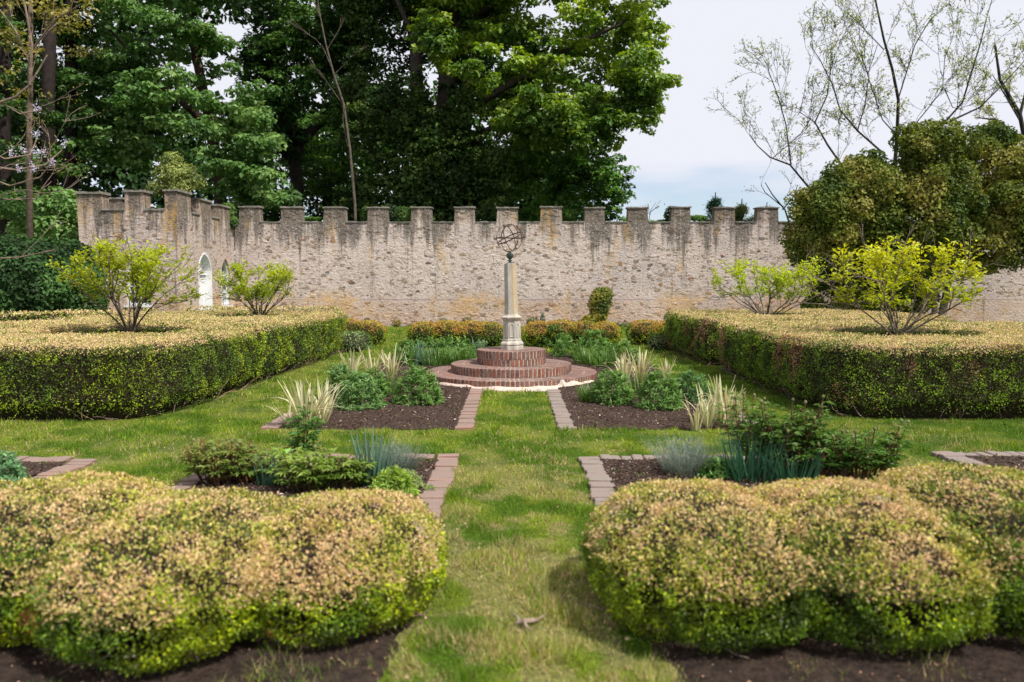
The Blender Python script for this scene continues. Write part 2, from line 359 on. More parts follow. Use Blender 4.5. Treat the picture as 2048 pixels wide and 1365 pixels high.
def tree_cols(base, hi, lo, sc=.9, seed=1, amt=.14):
    def f(P, N):
        t = fbm(P, sc, seed, 3); C = lerpc(base, hi, sm(t, .5, .7)); C = C*(1-sm(t, .5, .3))[:, None] + np.asarray(lo)*sm(t, .5, .3)[:, None]
        return jit(C, amt)
    return f

# ------------------------------------------------------------------ branches
def wander(p0, d, L, n, curl=.12, grav=0.0, seed=None):
    p = np.array(p0, float); d = np.array(d, float); d /= np.linalg.norm(d); out = [p.copy()]
    for i in range(n):
        d = d + RNG.normal(size=3)*curl + np.array([0, 0, grav]); d /= np.linalg.norm(d); p = p + d*L/n; out.append(p.copy())
    return np.array(out), d
def branch(mb, p0, d, L, r, depth, tips, spread=.6, curl=.13, grav=.05, kids=(2, 3), shrink=.66, k=5, col=(.1, .08, .06), minr=.002, side=True):
    n = 4 if depth > 1 else 3
    pts, d2 = wander(p0, d, L, n, curl, grav)
    mb.tube(pts, np.linspace(r, max(r*.6, minr), n+1), k if depth > 1 else max(3, k-2), col=col, cap=False)
    if depth == 0:
        tips.append((pts[-1], d2)); tips.append((pts[-2], d2)); return
    for i in range(random.randint(*kids)):
        dd = d2 + RNG.normal(size=3)*spread*.6; dd[2] += grav
        branch(mb, pts[-1], dd, L*shrink*(.75+.5*random.random()), max(r*.62, minr), depth-1, tips, spread, curl, grav, kids, shrink, k, col, minr, side)
    if side and depth >= 1:
        for q in pts[1:-1]:
            if random.random() < .6:
                dd = d2 + RNG.normal(size=3)*spread; branch(mb, q, dd, L*shrink*.6*(.6+.6*random.random()), max(r*.42, minr), max(depth-2, 0), tips, spread, curl, grav, kids, shrink, k, col, minr, False)

# ================================================================== GROUND
def inpoly(x, y, poly):
    c = np.zeros(len(x), bool); n = len(poly)
    for i in range(n):
        x0, y0 = poly[i]; x1, y1 = poly[(i+1) % n]
        m = ((y0 > y) != (y1 > y)); xi = (x1-x0)*(y-y0)/(y1-y0+1e-12)+x0; c ^= m & (x < xi)
    return c
# beds: (x0,x1,y0,y1) outer edge of the brick borders, mat
CX, CY = -0.012, 13.5
BEDS = {
 'upper_left': (-2.80, -.44, 8.78, 18.2), 'upper_right': (.52, 2.86, 8.78, 18.2),
 'lower_left': (-2.72, -.50, 5.0, 7.42), 'lower_right': (.62, 2.86, 5.0, 7.38),
 'far_left': (-7.6, -3.82, 4.6, 7.30), 'far_right': (4.02, 7.8, 4.6, 7.52)}
HOLL = {'l': [(-6.1, 12.5, 1.15), (-5.85, 18.0, .85)], 'r': [(5.9, 12.1, 1.15), (6.0, 18.6, 1.05)]}
HEDGE_L = [(-10.5, 9.25), (-4.75, 9.2), (-4.3, 9.45), (-4.12, 10.2), (-4.05, 12.0), (-3.95, 15.0), (-3.85, 18.6), (-4.1, 19.6), (-8.6, 20.2), (-9.6, 15)]
HEDGE_RN = [(4.35, 9.3), (10.5, 9.4), (9.7, 15.1), (4.2, 15.25), (3.82, 15.05), (3.80, 14.4), (3.80, 11.2), (3.88, 9.7)]
HEDGE_RF = [(3.84, 15.4), (9.4, 15.35), (8.8, 20.6), (4.2, 20.4), (3.72, 19.7), (3.72, 17), (3.76, 15.7)]
def lawncol(P, blade=False):
    t = fbm(P, .9, 3, 4); t2 = fbm(P, 3.5, 9, 3)
    near = sm(-P[:, 1], -9.0, -5.5)
    t3 = fbm(P, 6.5, 19, 2); dry = sm(t*.40+t2*.3+t3*.30+near*.03, .50, .57)*(.14+.36*near)
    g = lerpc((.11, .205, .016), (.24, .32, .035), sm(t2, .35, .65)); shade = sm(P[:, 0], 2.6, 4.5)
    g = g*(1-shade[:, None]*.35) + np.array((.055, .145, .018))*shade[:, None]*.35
    if blade: dry = (RNG.random(len(P)) < dry*.95).astype(float)
    return g*(1-dry[:, None]) + np.array((.50, .40, .21))*dry[:, None]
def grid_xy(x0, x1, y0, y1, nx, ny, zf, colf):
    X, Y = np.meshgrid(np.linspace(x0, x1, nx), np.linspace(y0, y1, ny)); P = np.stack([X.ravel(), Y.ravel(), np.zeros(X.size)], 1); P[:, 2] = zf(P)
    i = np.arange(ny-1)[:, None]*nx + np.arange(nx-1)[None]; Q = np.stack([i, i+1, i+nx+1, i+nx], -1).reshape(-1, 4)
    return P, Q, colf(P)
M_lawn = simple('lawn_soil_and_turf', (.78, .78, .74), .95, .1, 30, .5, 1, 60, attr=True)
nx_, ny_ = 240, 250; U_, V_ = np.meshgrid(np.linspace(-1, 1, nx_), 1.2*(29.25/1.2)**np.linspace(0, 1, ny_)); P = np.stack([(U_*(V_*.78+1.5)).ravel(), V_.ravel(), np.zeros(U_.size)], 1); P[:, 2] = -.006*fbm(P, 2, 2, 3)-.002
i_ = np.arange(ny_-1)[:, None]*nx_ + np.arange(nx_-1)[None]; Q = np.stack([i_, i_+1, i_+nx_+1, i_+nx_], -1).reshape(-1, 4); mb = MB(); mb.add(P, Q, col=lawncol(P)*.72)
tag(mb.build('lawn', M_lawn), 'mown lawn and grass paths with dry patches round the brick edged beds', 'lawn', kind='structure')
mb = MB(); mb.add([(-600, -60, -.03), (600, -60, -.03), (600, 900, -.03), (-600, 900, -.03)], [(0, 1, 2, 3)], col=(.06, .085, .025))
tag(mb.build('ground', M_lawn), 'dark wooded ground reaching away beyond the wall', 'ground', kind='structure')

M_soil = simple('mulch_soil', (.075, .050, .038), .95, .1, 25, .5, 1, 60, rgb2=(.035, .024, .020))
M_bare = simple('shaded_earth', (.048, .033, .026), .95, .1, 20, .5, 1, 50, rgb2=(.020, .014, .012))  # soil colour darkened to carry the shade under the bushes
M_chip = simple('mulch_chip', (1, 1, 1), .9, .15, 0, attr=True)
bw = .195
BEDTXT = {'upper_left': 'left of the brick steps', 'upper_right': 'right of the brick steps', 'lower_left': 'behind the round bushes at lower left', 'lower_right': 'behind the round bushes at lower right',
          'far_left': 'at the left edge of the picture', 'far_right': 'at the right edge of the picture'}
for key, (x0, x1, y0, y1) in BEDS.items():
    mb = MB(); nx = int((x1-x0)/.06); ny = int((y1-y0)/.06)
    yb = y0+(.02 if y0 > 8 else bw); P, Q, C = grid_xy(x0+bw-.01, x1-bw+.01, yb, y1-bw, nx, ny, lambda P: .003+(.009+.03*fbm(P, 3.5, 4, 4))*sm(P[:, 1], yb, yb+.15), lambda P: np.ones((len(P), 3))); mb.add(P, Q, col=C)
    tag(mb.build('soil_bed', M_soil), 'dark mulched planting bed ' + BEDTXT[key], 'soil bed', kind='structure')
    n = int((x1-x0)*(y1-y0)*(1500 if y0 > 8 else 1300)); n = min(n, 13000 if y0 > 8 else 7000)
    px = x0+bw+RNG.random(n)*(x1-x0-2*bw); py = yb+RNG.random(n)*(y1-yb-bw); P = np.stack([px, py, np.zeros(n)], 1); P[:, 2] = .016+.03*fbm(P, 3.5, 4, 4)
    D = rdir(n); D[:, 2] *= .25; N = rdir(n, 2.0); r = RNG.random(n)[:, None]
    C = np.where(r < .55, (.06, .038, .029), np.where(r < .84, (.14, .095, .072), np.where(r < .955, (.28, .21, .165), (.50, .42, .35)))); C = jit(C, .2)
    m2 = MB(); ln = .012+.035*RNG.random(n)**2; leaves(m2, P, D, N, ln, ln*.35+.003, C, .5)
    tag(m2.build('mulch_chips', M_chip), 'loose brown bark chips over the bed ' + BEDTXT[key], 'mulch', kind='stuff')

# ------------------------------------------------------------------ brick borders
def brick_mesh(name, l, w, h, seed):
    r = random.Random(seed); j = lambda a: (r.random()-.5)*a; m = MB(); ch = .006
    V = []
    for z, ins in ((0, 0), (h-ch, 0), (h, ch)):
        for x, y in ((-l/2, -w/2), (l/2, -w/2), (l/2, w/2), (-l/2, w/2)):
            V.append((x-math.copysign(ins, x)+j(.006), y-math.copysign(ins, y)+j(.006), z+(j(.003) if z else 0)))
    q = [(0, 3, 2, 1), (8, 9, 10, 11)]
    for i in range(4):
        k = (i+1) % 4; q += [(i, k, 4+k, 4+i), (4+i, 4+k, 8+k, 8+i)]
    m.add(V, q, col=(.5, .5, .5)); return m.data(name)
def paver_set(mat):
    out = []
    for i in range(5):
        me = brick_mesh('paver', .196, .094, .05, 30+i); me.materials.append(mat); out.append(me)
    return out
PVL, PVR = paver_set(M_paverL), paver_set(M_paverR)
def border(key, sides, pv, label):
    x0, x1, y0, y1 = BEDS[key]; n = 0; root = empty('brick_border', ((x0+x1)/2, (y0+y1)/2, 0), label, 'brick edging', 'brick borders of the beds')
    slots = []
    for s in sides:
        if s in 'lr':
            X = x0+bw/2 if s == 'l' else x1-bw/2; y = y0+.05
            while y < y1-.05: slots.append((X, y, 0)); y += .1005
        else:
            Y = y0+bw/2 if s == 'n' else y1-bw/2; x = x0+bw+.05
            while x < x1-bw-.03: slots.append((x, Y, 90)); x += .1005
    for x, y, a in slots:
        if math.hypot(x-CX, y-CY) < 1.50: continue
        if key == 'upper_left' and x < -2 and y > 9.9: continue
        if key == 'upper_right' and x > 2 and y > 9.9: continue
        dx, dy, dz = random.uniform(-.011, .011), random.uniform(-.003, .003), random.uniform(-.010, .009)
        if y < 7.5: dx += .012*math.sin(y*3)
        o = link('brick', pv[random.randrange(5)], None, root); n += 1
        o.location = (x+dx-root.location.x, y+dy-root.location.y, -.024+dz); o.rotation_euler = (random.uniform(-.02, .02), random.uniform(-.02, .02), R(a+random.uniform(-3, 3)))
        if n >= 298: break
border('upper_left', 'rl', PVL, 'pink brick edging round the mulch bed left of the steps')
border('upper_right', 'lr', PVR, 'greyish brick edging round the mulch bed right of the steps')
border('lower_left', 'rlf', PVL, 'pink brick edging beside the grass path behind the lower left bushes')
border('lower_right', 'lrf', PVR, 'grey brown brick edging with dark gaps behind the lower right bushes')
border('far_left', 'rf', PVL, 'short run of brick edging at the left edge of the picture')
border('far_right', 'lf', PVR, 'short run of brick edging at the right edge of the picture')

# ------------------------------------------------------------------ grass blades
def grass_allowed(P, soft=-.012):
    x, y = P[:, 0], P[:, 1]; ok = np.ones(len(x), bool)
    for (a, b, c, d) in BEDS.values(): ok &= ~((x > a-soft) & (x < b+soft) & (y > c-soft) & (y < d+soft))
    ok &= np.hypot(x-CX, y-CY) > 1.50
    for hp in (HEDGE_L, HEDGE_RN, HEDGE_RF): ok &= ~inpoly(x, y, [((px-0)*1.0, py) for px, py in hp])
    return ok
def bushbare(P):   # bare soil under the foreground bushes
    x, y = P[:, 0], P[:, 1]
    nzv = fbm(P, 3, 44, 2)*.35-.17
    a = (np.abs(y-3.95) < 1.12+nzv) & ((x < -.45-nzv) | (x > .55+nzv)); return a
mb = MB()
def grassband(x0, x1, y0, y1, dens, h, w):
    n = int((x1-x0)*(y1-y0)*dens); P = np.stack([x0+RNG.random(n)*(x1-x0), y0+RNG.random(n)*(y1-y0), np.zeros(n)], 1)
    inview = np.abs(P[:, 0]) < P[:, 1]*.70+.3; P = P[inview]; P = P[grass_allowed(P)]
    cl = fbm(P, 5, 8, 3); keep = RNG.random(len(P)) < .25+1.2*sm(cl, .3, .6); keep &= ~(bushbare(P) & (RNG.random(len(P)) < .86)); P = P[keep]; cl = cl[keep]; n = len(P)
    H = h*(.5+.9*RNG.random(n))*(.55+1.5*sm(cl, .45, .75)); D = rdir(n); D[:, 2] = np.abs(D[:, 2])+.9; D = nrm(D); Sd = nrm(np.cross(D, rdir(n)))
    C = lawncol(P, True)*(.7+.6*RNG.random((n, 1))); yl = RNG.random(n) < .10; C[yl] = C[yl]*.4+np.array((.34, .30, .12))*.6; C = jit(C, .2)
    V = np.stack([P-Sd*w/2, P+Sd*w/2, P+D*H[:, None]+rdir(n)*H[:, None]*.2], 1).reshape(-1, 3); b = np.arange(n)*3
    mb.add(V, tris=np.stack([b, b+1, b+2], 1), col=np.repeat(C, 3, axis=0))
grassband(-2.0, 2.0, 2.2, 4.2, 14000, .040, .0042)
grassband(-4.5, 4.5, 4.2, 7.0, 8500, .034, .0048)
grassband(-7.5, 7.5, 7.0, 10.0, 3400, .032, .0075)
grassband(-5, 5, 10.0, 15.0, 1300, .034, .011)
grassband(-10, 10, 15.0, 29, 350, .045, .022)
tag(mb.build('grass', M_grass), 'short green grass of the lawn with tan dry tufts', 'grass', kind='stuff')
# bare soil strips under the foreground bushes, shade put into their colour
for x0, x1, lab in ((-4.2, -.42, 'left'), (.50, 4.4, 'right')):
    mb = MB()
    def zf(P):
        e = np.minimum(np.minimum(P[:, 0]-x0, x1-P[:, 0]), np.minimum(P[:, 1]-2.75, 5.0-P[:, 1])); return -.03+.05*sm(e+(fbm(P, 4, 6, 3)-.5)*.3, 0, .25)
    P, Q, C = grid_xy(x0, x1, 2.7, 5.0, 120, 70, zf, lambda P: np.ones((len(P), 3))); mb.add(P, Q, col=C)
    tag(mb.build('bare_soil', M_bare), 'bare soil painted in shade under the round bushes at lower ' + lab, 'soil', kind='structure')
# fallen leaves, fallen stick
mb = MB(); n = 2600; P = np.stack([-3+RNG.random(n)*6.2, 3.0+RNG.random(n)**1.5*12, np.full(n, .02)], 1); P = P[grass_allowed(P)]; n = len(P)
N = rdir(n, 1.2); D = rdir(n); D[:, 2] *= .3; C = jit(np.where(RNG.random((n, 1)) < .5, (.38, .25, .16), (.22, .13, .08)), .2); s = .008+.020*RNG.random(n)**2
leaves(mb, P, D, N, s, s*.7, C, .4); tag(mb.build('fallen_leaves', M_chip), 'small curled brown fallen leaves scattered over the grass path', 'fallen leaves', kind='stuff')
p = G(1060, 1250); mb = MB(); c0 = (.36, .27, .21)
mb.tube([p+np.array(q) for q in ((-.065, .0, .01), (-.03, -.012, .022), (.0, .0, .02), (.035, .012, .018), (.075, .05, .03))], [.008, .013, .013, .009, .004], 7, col=c0)
mb.tube([p+np.array(q) for q in ((-.05, -.005, .012), (-.062, .05, .02), (-.09, .085, .024))], [.006, .005, .002], 6, col=(.33, .28, .24))
mb.tube([p+np.array(q) for q in ((-.03, -.01, .03), (-.02, -.06, .02), (.0, -.10, .015))], [.009, .008, .004], 6, col=c0)
tag(mb.build('fallen_stick', M_bark), 'knotty broken stick lying on the grass path', 'stick')

# ================================================================== BRICK STEPS AND SUNDIAL
root = empty('brick_steps', (CX, CY, 0), 'three round tiers of old red brick steps under the stone column', 'brick steps')
TIERS = [(1.45, 0, .125), (1.02, .125, .26), (.585, .26, .50)]
rest = MB(); nobj = 0
RB = []
for i in range(6):
    me = brick_mesh('brick', .20, .049, 1.0, 60+i); me.materials.append(M_brick); RB.append(me)
RBs = RB
def put_brick(part, r, a, z, h, l=.2):
    global nobj
    front = math.sin(a) < .25 or z > .4
    if front and nobj < 296:
        o = link('brick', RBs[random.randrange(6)], None, part); nobj += 1
        o.location = ((r)*math.cos(a), (r)*math.sin(a), z+random.uniform(-.002, .003)); o.scale = (l/.2, 1, h); o.rotation_euler = (0, 0, a+random.uniform(-.012, .012))
    else:
        c, s = math.cos(a), math.sin(a)
        q = [(dx*c-dy*s+r*c, dx*s+dy*c+r*s, z+dz) for dz in (0, h) for dx, dy in ((-l/2, -.0305), (l/2, -.0305), (l/2, .0305), (-l/2, .0305))]
        rest.add(q, [(0, 3, 2, 1), (4, 5, 6, 7), (0, 1, 5, 4), (1, 2, 6, 5), (2, 3, 7, 6), (3, 0, 4, 7)], col=(.5, .5, .5))
for ti, (rad, z0, z1) in enumerate(TIERS):
    m = MB(); m.lathe([(rad-.006, z0-.02 if ti == 0 else z0), (rad-.006, z1-.004), (.01, z1-.004)], 72, col=(.5, .5, .5))
    part = m.build('step', M_mortar, root)
    if ti < 2:
        rows = [(rad-.1, z0+.004, z1-z0-.004, .2), (rad-.1-.215, z1-.1, .1, .2)]
    else:
        hh = (z1-z0)/2; rows = [(rad-.1, z0+.004, hh-.012, .2), (rad-.1, z0+hh, hh, .2), (rad-.315, z1-.1, .1, .2), (rad-.315-.19, z1-.1, .1, .15)]
    for ri, (rr, z, h, l) in enumerate(rows):
        ro = rr+.1; n = int(2*math.pi*ro/(.0735 if ri == 0 or ti == 2 else .078)); ph = random.random()
        for i in range(n):
            a = (i+ph)*2*math.pi/n
            put_brick(part, rr, a, z, h+random.uniform(-.001, .002), l)
o = rest.build('brick_rest', M_brick, root); o.name = 'bricks_at_the_back'; o['kind'] = 'stuff'
# pale mortar smeared round the foot
m = MB(); ang = np.linspace(R(200), R(338), 90); V = []
for a in ang:
    t = (a-R(200))/R(138); w = .05+.07*vnoise(np.array([[a*6, 0, 0]]), 1, 3)[0] + .16*math.exp(-((a-R(300))/.2)**2) + .06*math.exp(-((a-R(275))/.25)**2)
    hgt = .03+.03*vnoise(np.array([[a*9, 3, 0]]), 1, 5)[0] + .09*math.exp(-((a-R(303))/.035)**2) + .05*math.exp(-((a-R(312))/.12)**2)
    for r, z in ((1.445, hgt), (1.462, hgt), (1.475+w*.3, .022), (1.47+w, .010), (1.48+w, -.02)): V.append((r*math.cos(a), r*math.sin(a), z))
Q = [(i*5+j, i*5+j+1, i*5+j+6, i*5+j+5) for i in range(len(ang)-1) for j in range(4)]
m.add(V, Q); m.build('mortar_apron', M_mortarpink, root)['label'] = 'pale pink mortar smeared round the foot'

sun_root = empty('sundial_column', (CX+.015, CY, .50), 'tall pale octagonal stone column on the brick steps topped by an armillary sphere', 'sundial')
sun_root.rotation_euler = (0, R(-1.4), 0)
oct0 = math.pi/8
m = MB(); m.lathe([(.205, 0), (.205, .055), (.198, .062), (.198, .078), (.21, .085), (.205, .11), (.175, .14), (.168, .15), (.172, .165), (.155, .18)], 8, rot=oct0); ped = m.build('pedestal', M_stone, sun_root)
m = MB(); m.lathe([(.158, .18), (.151, .46), (.151, .478)], 8, rot=oct0); m.build('pedestal_body', M_stone, ped)
# gothic panels on the faces
for f in range(8):
    a = f*math.pi/4; ra = .154*math.cos(math.pi/8)+.004; pts = []
    hw, zb, zs_, zt = .034, .215, .39, .435
    for t in np.linspace(0, 1, 4): pts.append((-hw, zb+(zs_-zb)*t))
    for t in np.linspace(0, math.pi, 9)[1:-1]: pts.append((-hw*math.cos(t), zs_+(zt-zs_)*math.sin(t)))
    for t in np.linspace(1, 0, 4): pts.append((hw, zb+(zs_-zb)*t))
    pts.append((-hw, zb))
    W3 = [(math.cos(a)*(ra-(z-.2)*.024)-math.sin(a)*x, math.sin(a)*(ra-(z-.2)*.024)+math.cos(a)*x, z) for x, z in pts]
    mm = MB(); mm.tube(W3, .008, 5); mm.build('panel_moulding', M_stone, ped)
m = MB(); m.lathe([(.145, .47), (.150, .485), (.165, .50), (.168, .515), (.188, .53), (.190, .548), (.178, .556), (.150, .565), (.140, .572), (.130, .585), (.126, .60)], 8, rot=oct0); m.build('cornice', M_stone, sun_root)
m = MB(); m.lathe([(.119, .60), (.118, .75), (.111, 1.2), (.107, 1.445), (.103, 1.45)], 8, rot=oct0); m.build('shaft', M_stone, sun_root)
m = MB(); m.lathe([(.07, 1.45), (.07, 1.458), (.028, 1.466), (.020, 1.485), (.045, 1.495), (.045, 1.503), (.02, 1.512), (.024, 1.525), (.045, 1.54), (.060, 1.565), (.063, 1.59), (.053, 1.615), (.03, 1.632), (.012, 1.64)], 20)
m.build('finial', M_verdigris, sun_root, smooth=True)
arm = bpy.data.objects.new('armillary_sphere', None); COL.objects.link(arm); arm.parent = sun_root; arm.location = (0, 0, 1.875); arm.rotation_euler = (0, R(4), 0)
def ring(rad, rot, w=.011, tube=None):
    m = MB(); k = 56; V = []; Q = []
    Rm = Matrix.Rotation(rot[2], 3, 'Z') @ Matrix.Rotation(rot[1], 3, 'Y') @ Matrix.Rotation(rot[0], 3, 'X')
    for i in range(k):
        a = i*2*math.pi/k
        for dr, dz in ((-.003, -w), (.003, -w), (.003, w), (-.003, w)):
            V.append(tuple(Rm @ Vector(((rad+dr)*math.cos(a), (rad+dr)*math.sin(a), dz))))
    for i in range(k):
        for j in range(4): Q.append((i*4+j, ((i+1) % k)*4+j, ((i+1) % k)*4+(j+1) % 4, i*4+(j+1) % 4))
    m.add(V, Q); m.build('ring', M_iron, arm)
ring(.232, (R(90), 0, R(24)), .007); ring(.226, (R(90), 0, R(-50)), .007); ring(.222, (R(2), 0, 0), .006); ring(.219, (R(12), R(-28), 0), .009); ring(.214, (R(70), R(20), R(60)), .006)
ring(.150, (R(4), R(0), 0), .004)
m = MB(); m.tube([(-.26, 0, -.02), (.25, 0, .03)], .005, 6); m.tube([(.235, 0, .05), (.262, 0, .034), (.235, 0, .01)], .005, 5); m.tube([(-.245, 0, .01), (-.262, 0, -.02), (-.245, 0, -.05)], .006, 5)
m.build('arrow', M_iron, arm)
for (x, y, z) in ((.232, 0, .02), (-.23, 0, -.03), (.12, -.05, .19), (-.10, -.05, .20), (-.07, -.20, -.10), (.12, -.1, -.17)):
    m = MB(); m.lathe([(.002, -.012), (.014, -.008), (.014, .008), (.002, .012)], 6, cx=x, cy=y); mm = m.build('boss', M_iron, arm); mm.location = (0, 0, z)

# ================================================================== CASTELLATED WALLS
MC = np.array((.69, .60, .555))      # limewash over rubble
def stone_geo(cx, cz, w, h, proud, rs):
    """a flat-ish irregular stone in the x/z plane, facing -y"""
    k = 8; a = np.arange(k)*2*math.pi/k + rs.random(k)*.5; e = .75; sk = (rs.random()-.5)*.5
    ux = np.sign(np.cos(a))*np.abs(np.cos(a))**e; uz = np.sign(np.sin(a))*np.abs(np.sin(a))**e
    j = .72+.5*rs.random(k); uz = uz+sk*ux
    o = np.stack([cx+ux*w/2*j, np.full(k, .004), cz+uz*h/2*j], 1)
    i_ = np.stack([cx+ux*w/2*j*.78, np.full(k, -proud)+rs.random(k)*proud*.5, cz+uz*h/2*j*.72], 1)
    V = np.concatenate([o, i_]); Q = [(q, (q+1) % k, k+(q+1) % k, k+q) for q in range(k)]
    return V, Q, [list(range(k, 2*k))]
def stone_colour(rs):
    u = rs.random()
    if u < .62: c = MC*(.84+.24*rs.random())
    elif u < .78: c = np.array((.50, .40, .33))*(.8+.3*rs.random())
    elif u < .90: c = np.array((.36, .31, .285))*(.75+.5*rs.random())
    elif u < .96: c = np.array((.42, .29, .18))*(.8+.4*rs.random())
    elif u < .985: c = np.array((.15, .125, .115))
    else: c = np.array((.34, .17, .12))
    return c, u
SVAR = []
def stone_variants():
    rs = np.random.default_rng(3)
    for c in ((.34, .29, .26), (.26, .22, .20), (.46, .35, .25), (.42, .27, .15), (.40, .22, .16), (.17, .145, .13), (.50, .42, .36), (.38, .33, .30)):
        for _ in range(3):
            V, Q, Pp = stone_geo(0, 0, 1, 1, .02, rs); m = MB(); m.add(V, Q, col=c, polys=Pp); me = m.data('stone'); me.materials.append(M_wall); SVAR.append(me)
stone_variants()
def lay_stones(parent, u0, u1, z0, z1, mapf, nind, seed, blocked=None, mul=1.0, rz=0.0):
    """mapf(V) turns (u, -out, z) wall coordinates into world ones; nind stones become objects of their own"""
    rs = np.random.default_rng(seed); st = []; n_ = int((u1-u0)*(z1-z0)*46)
    for _ in range(n_):
        l = .06+.22*rs.random()**2.0; h = l*(.36+.42*rs.random()); h = min(max(h, .035), .15); cx = u0+l/2+rs.random()*(u1-u0-l); cz = z0+h/2+rs.random()*(z1-z0-h)
        if blocked is not None and blocked(cx, cz): continue
        st.append((cx, cz, l, h))
    allm = MB(); ind = []
    for s in st:
        c, uu = stone_colour(rs)
        if uu > .80 and s[2] > .11: ind.append(s)
        else:
            V, Q, Pp = stone_geo(s[0], s[1], s[2], s[3], 0.003+.013*rs.random()**1.5, rs); allm.add(mapf(V), Q, col=c*mul, polys=Pp)
    rs.shuffle(ind)
    for s in ind[nind:]:
        V, Q, Pp = stone_geo(s[0], s[1], s[2], s[3], .012, rs); allm.add(mapf(V), Q, col=np.array((.42, .33, .26)), polys=Pp)
    for s in ind[:nind]:
        o = link('stone', SVAR[rs.integers(len(SVAR))], None, parent); p_ = mapf(np.array([[s[0], 0, s[1]]]))[0]
        o.location = p_; o.scale = (s[2], .45, s[3]); o.rotation_euler = (0, 0, rz)
    r = allm.build('rubble_facing', M_wall, parent); r['kind'] = 'stuff'
WY, WX0, WX1, WZ, PZ = 29.5, -10.2, 20.5, 3.80, .95
wall = empty('castellated_wall', (0, 0, 0), 'long lime washed rubble wall with battlements behind the garden', 'garden wall')
m = MB(); m.box(WX0, WX1, WY, WY+.45, -.1, WZ, col=MC); m.build('wall_body', M_wall, wall)
m = MB(); m.box(WX0, WX1, WY-.06, WY-.002, -.1, PZ, col=MC*np.array((.98, .93, .88)))
m.add([(WX0, WY-.06, PZ), (WX1, WY-.06, PZ), (WX1, WY-.002, PZ+.045), (WX0, WY-.002, PZ+.045)], [(0, 1, 2, 3)], col=MC*.33); m.build('plinth', M_wall, wall)  # top slope coloured dark to mute its sun highlight and draw the ledge line
def slab(x0, x1, y0, y1, z0, th, seed, parent, tilt=.0, nx=5):
    rs = np.random.default_rng(seed); m = MB(); V = []
    xs = np.linspace(x0, x1, nx+1)
    for x in xs:
        jz = (rs.random()-.5)*.032; jy = (rs.random()-.5)*.035
        V += [(x, y0+jy, z0), (x, y0+jy, z0+th+jz), (x, y1, z0+th+jz+.01), (x, y1, z0)]
    Q = [(i*4+j, i*4+(j+1) % 4, (i+1)*4+(j+1) % 4, (i+1)*4+j) for i in range(nx) for j in range(4)]; Q += [(0, 3, 2, 1), (nx*4, nx*4+1, nx*4+2, nx*4+3)]
    Q = [q[::-1] for q in Q]
    m.add(V, Q, col=(.5, .5, .5)); return m.build('coping', M_lead, parent)
mer = [(478, 518), (562, 603), (647, 690), (735, 776), (822, 863), (909, 949), (994, 1036), (1081, 1124), (1170, 1209), (1256, 1296), (1343, 1381), (1429, 1470), (1515, 1557), (1602, 1643), (1689, 1730), (1776, 1817), (1863, 1904), (1950, 1991), (2037, 2078)]
prev = WX0
for i, (a, b) in enumerate(mer):
    xa, xb = at(a, 430, WY)[0], at(b, 430, WY)[0]
    m = MB(); h1 = 4.335+random.uniform(-.02, .02); tp = .012
    V = [(xa-tp, WY, WZ-.002), (xb+tp, WY, WZ-.002), (xb+tp, WY+.45, WZ-.002), (xa-tp, WY+.45, WZ-.002), (xa+tp, WY+.01, h1), (xb-tp, WY+.01, h1), (xb-tp, WY+.44, h1), (xa+tp, WY+.44, h1)]
    m.add(V, [(4, 5, 6, 7), (0, 1, 5, 4), (1, 2, 6, 5), (2, 3, 7, 6), (3, 0, 4, 7)], col=MC*np.array((.88, .84, .78))*random.uniform(.9, 1.05))
    mo = m.build('merlon', M_wall, wall)
    c = slab(xa-.03, xb+.03, WY-.035, WY+.48, h1, .05, 100+i, mo)
    if xa-prev > .1: slab(prev+.006, xa-.014, WY-.03, WY+.48, WZ+.001, .04, 300+i, wall, nx=6)
    lay_stones(mo, xa+.02, xb-.02, WZ+.03, h1-.02, lambda V: V*np.array([1, 1, 1])+np.array([0, WY, 0]), 0, 500+i, mul=.85)
    prev = xb+.014
slab(prev, WX1, WY-.03, WY+.48, WZ+.001, .04, 999, wall)
lay_stones(wall, WX0+.1, 13.5, PZ+.07, WZ-.03, lambda V: V+np.array([0, WY, 0]), 190, 1)
lay_stones(wall, 16.2, 20.2, PZ+.07, WZ-.03, lambda V: V+np.array([0, WY, 0]), 10, 3)
lay_stones(wall, WX0+.1, 13.5, .02, PZ-.02, lambda V: V+np.array([0, WY-.06, 0]), 90, 2, mul=np.array((1, .9, .82)))

# ---- gatehouse at the left
GX, GY, GL = -10.2, 24.5, -13.15
TZ, TM = 3.80, 4.30
gate = empty('castellated_gatehouse', (0, 0, 0), 'small battlemented rubble gatehouse with white arched door and windows at left', 'gatehouse')
def arch(c, hw, zs, za, n=9):
    """pointed arch outline points from left springing over the apex to the right springing"""
    H = za-zs; Rr = (hw*hw+H*H)/(2*hw); out = []
    th = math.asin(min(1, H/Rr))
    for i in range(n+1):
        t = th*i/n; out.append((c-hw+Rr*(1-math.cos(t)), zs+Rr*math.sin(t)))
    return out + [(2*c-x, z) for x, z in out[:-1][::-1]]
def extr(mb, pts, f, d0, d1, col, cap=True):
    """polygon in (u,z) pushed from depth d0 to d1 through mapping f(u,d,z)"""
    n = len(pts); V = [f(u, d0, z) for u, z in pts]+[f(u, d1, z) for u, z in pts]
    mb.add(V, [(i, (i+1) % n, n+(i+1) % n, n+i) for i in range(n)], col=col, polys=[list(range(n))[::-1], [n+i for i in range(n)]] if cap else [])
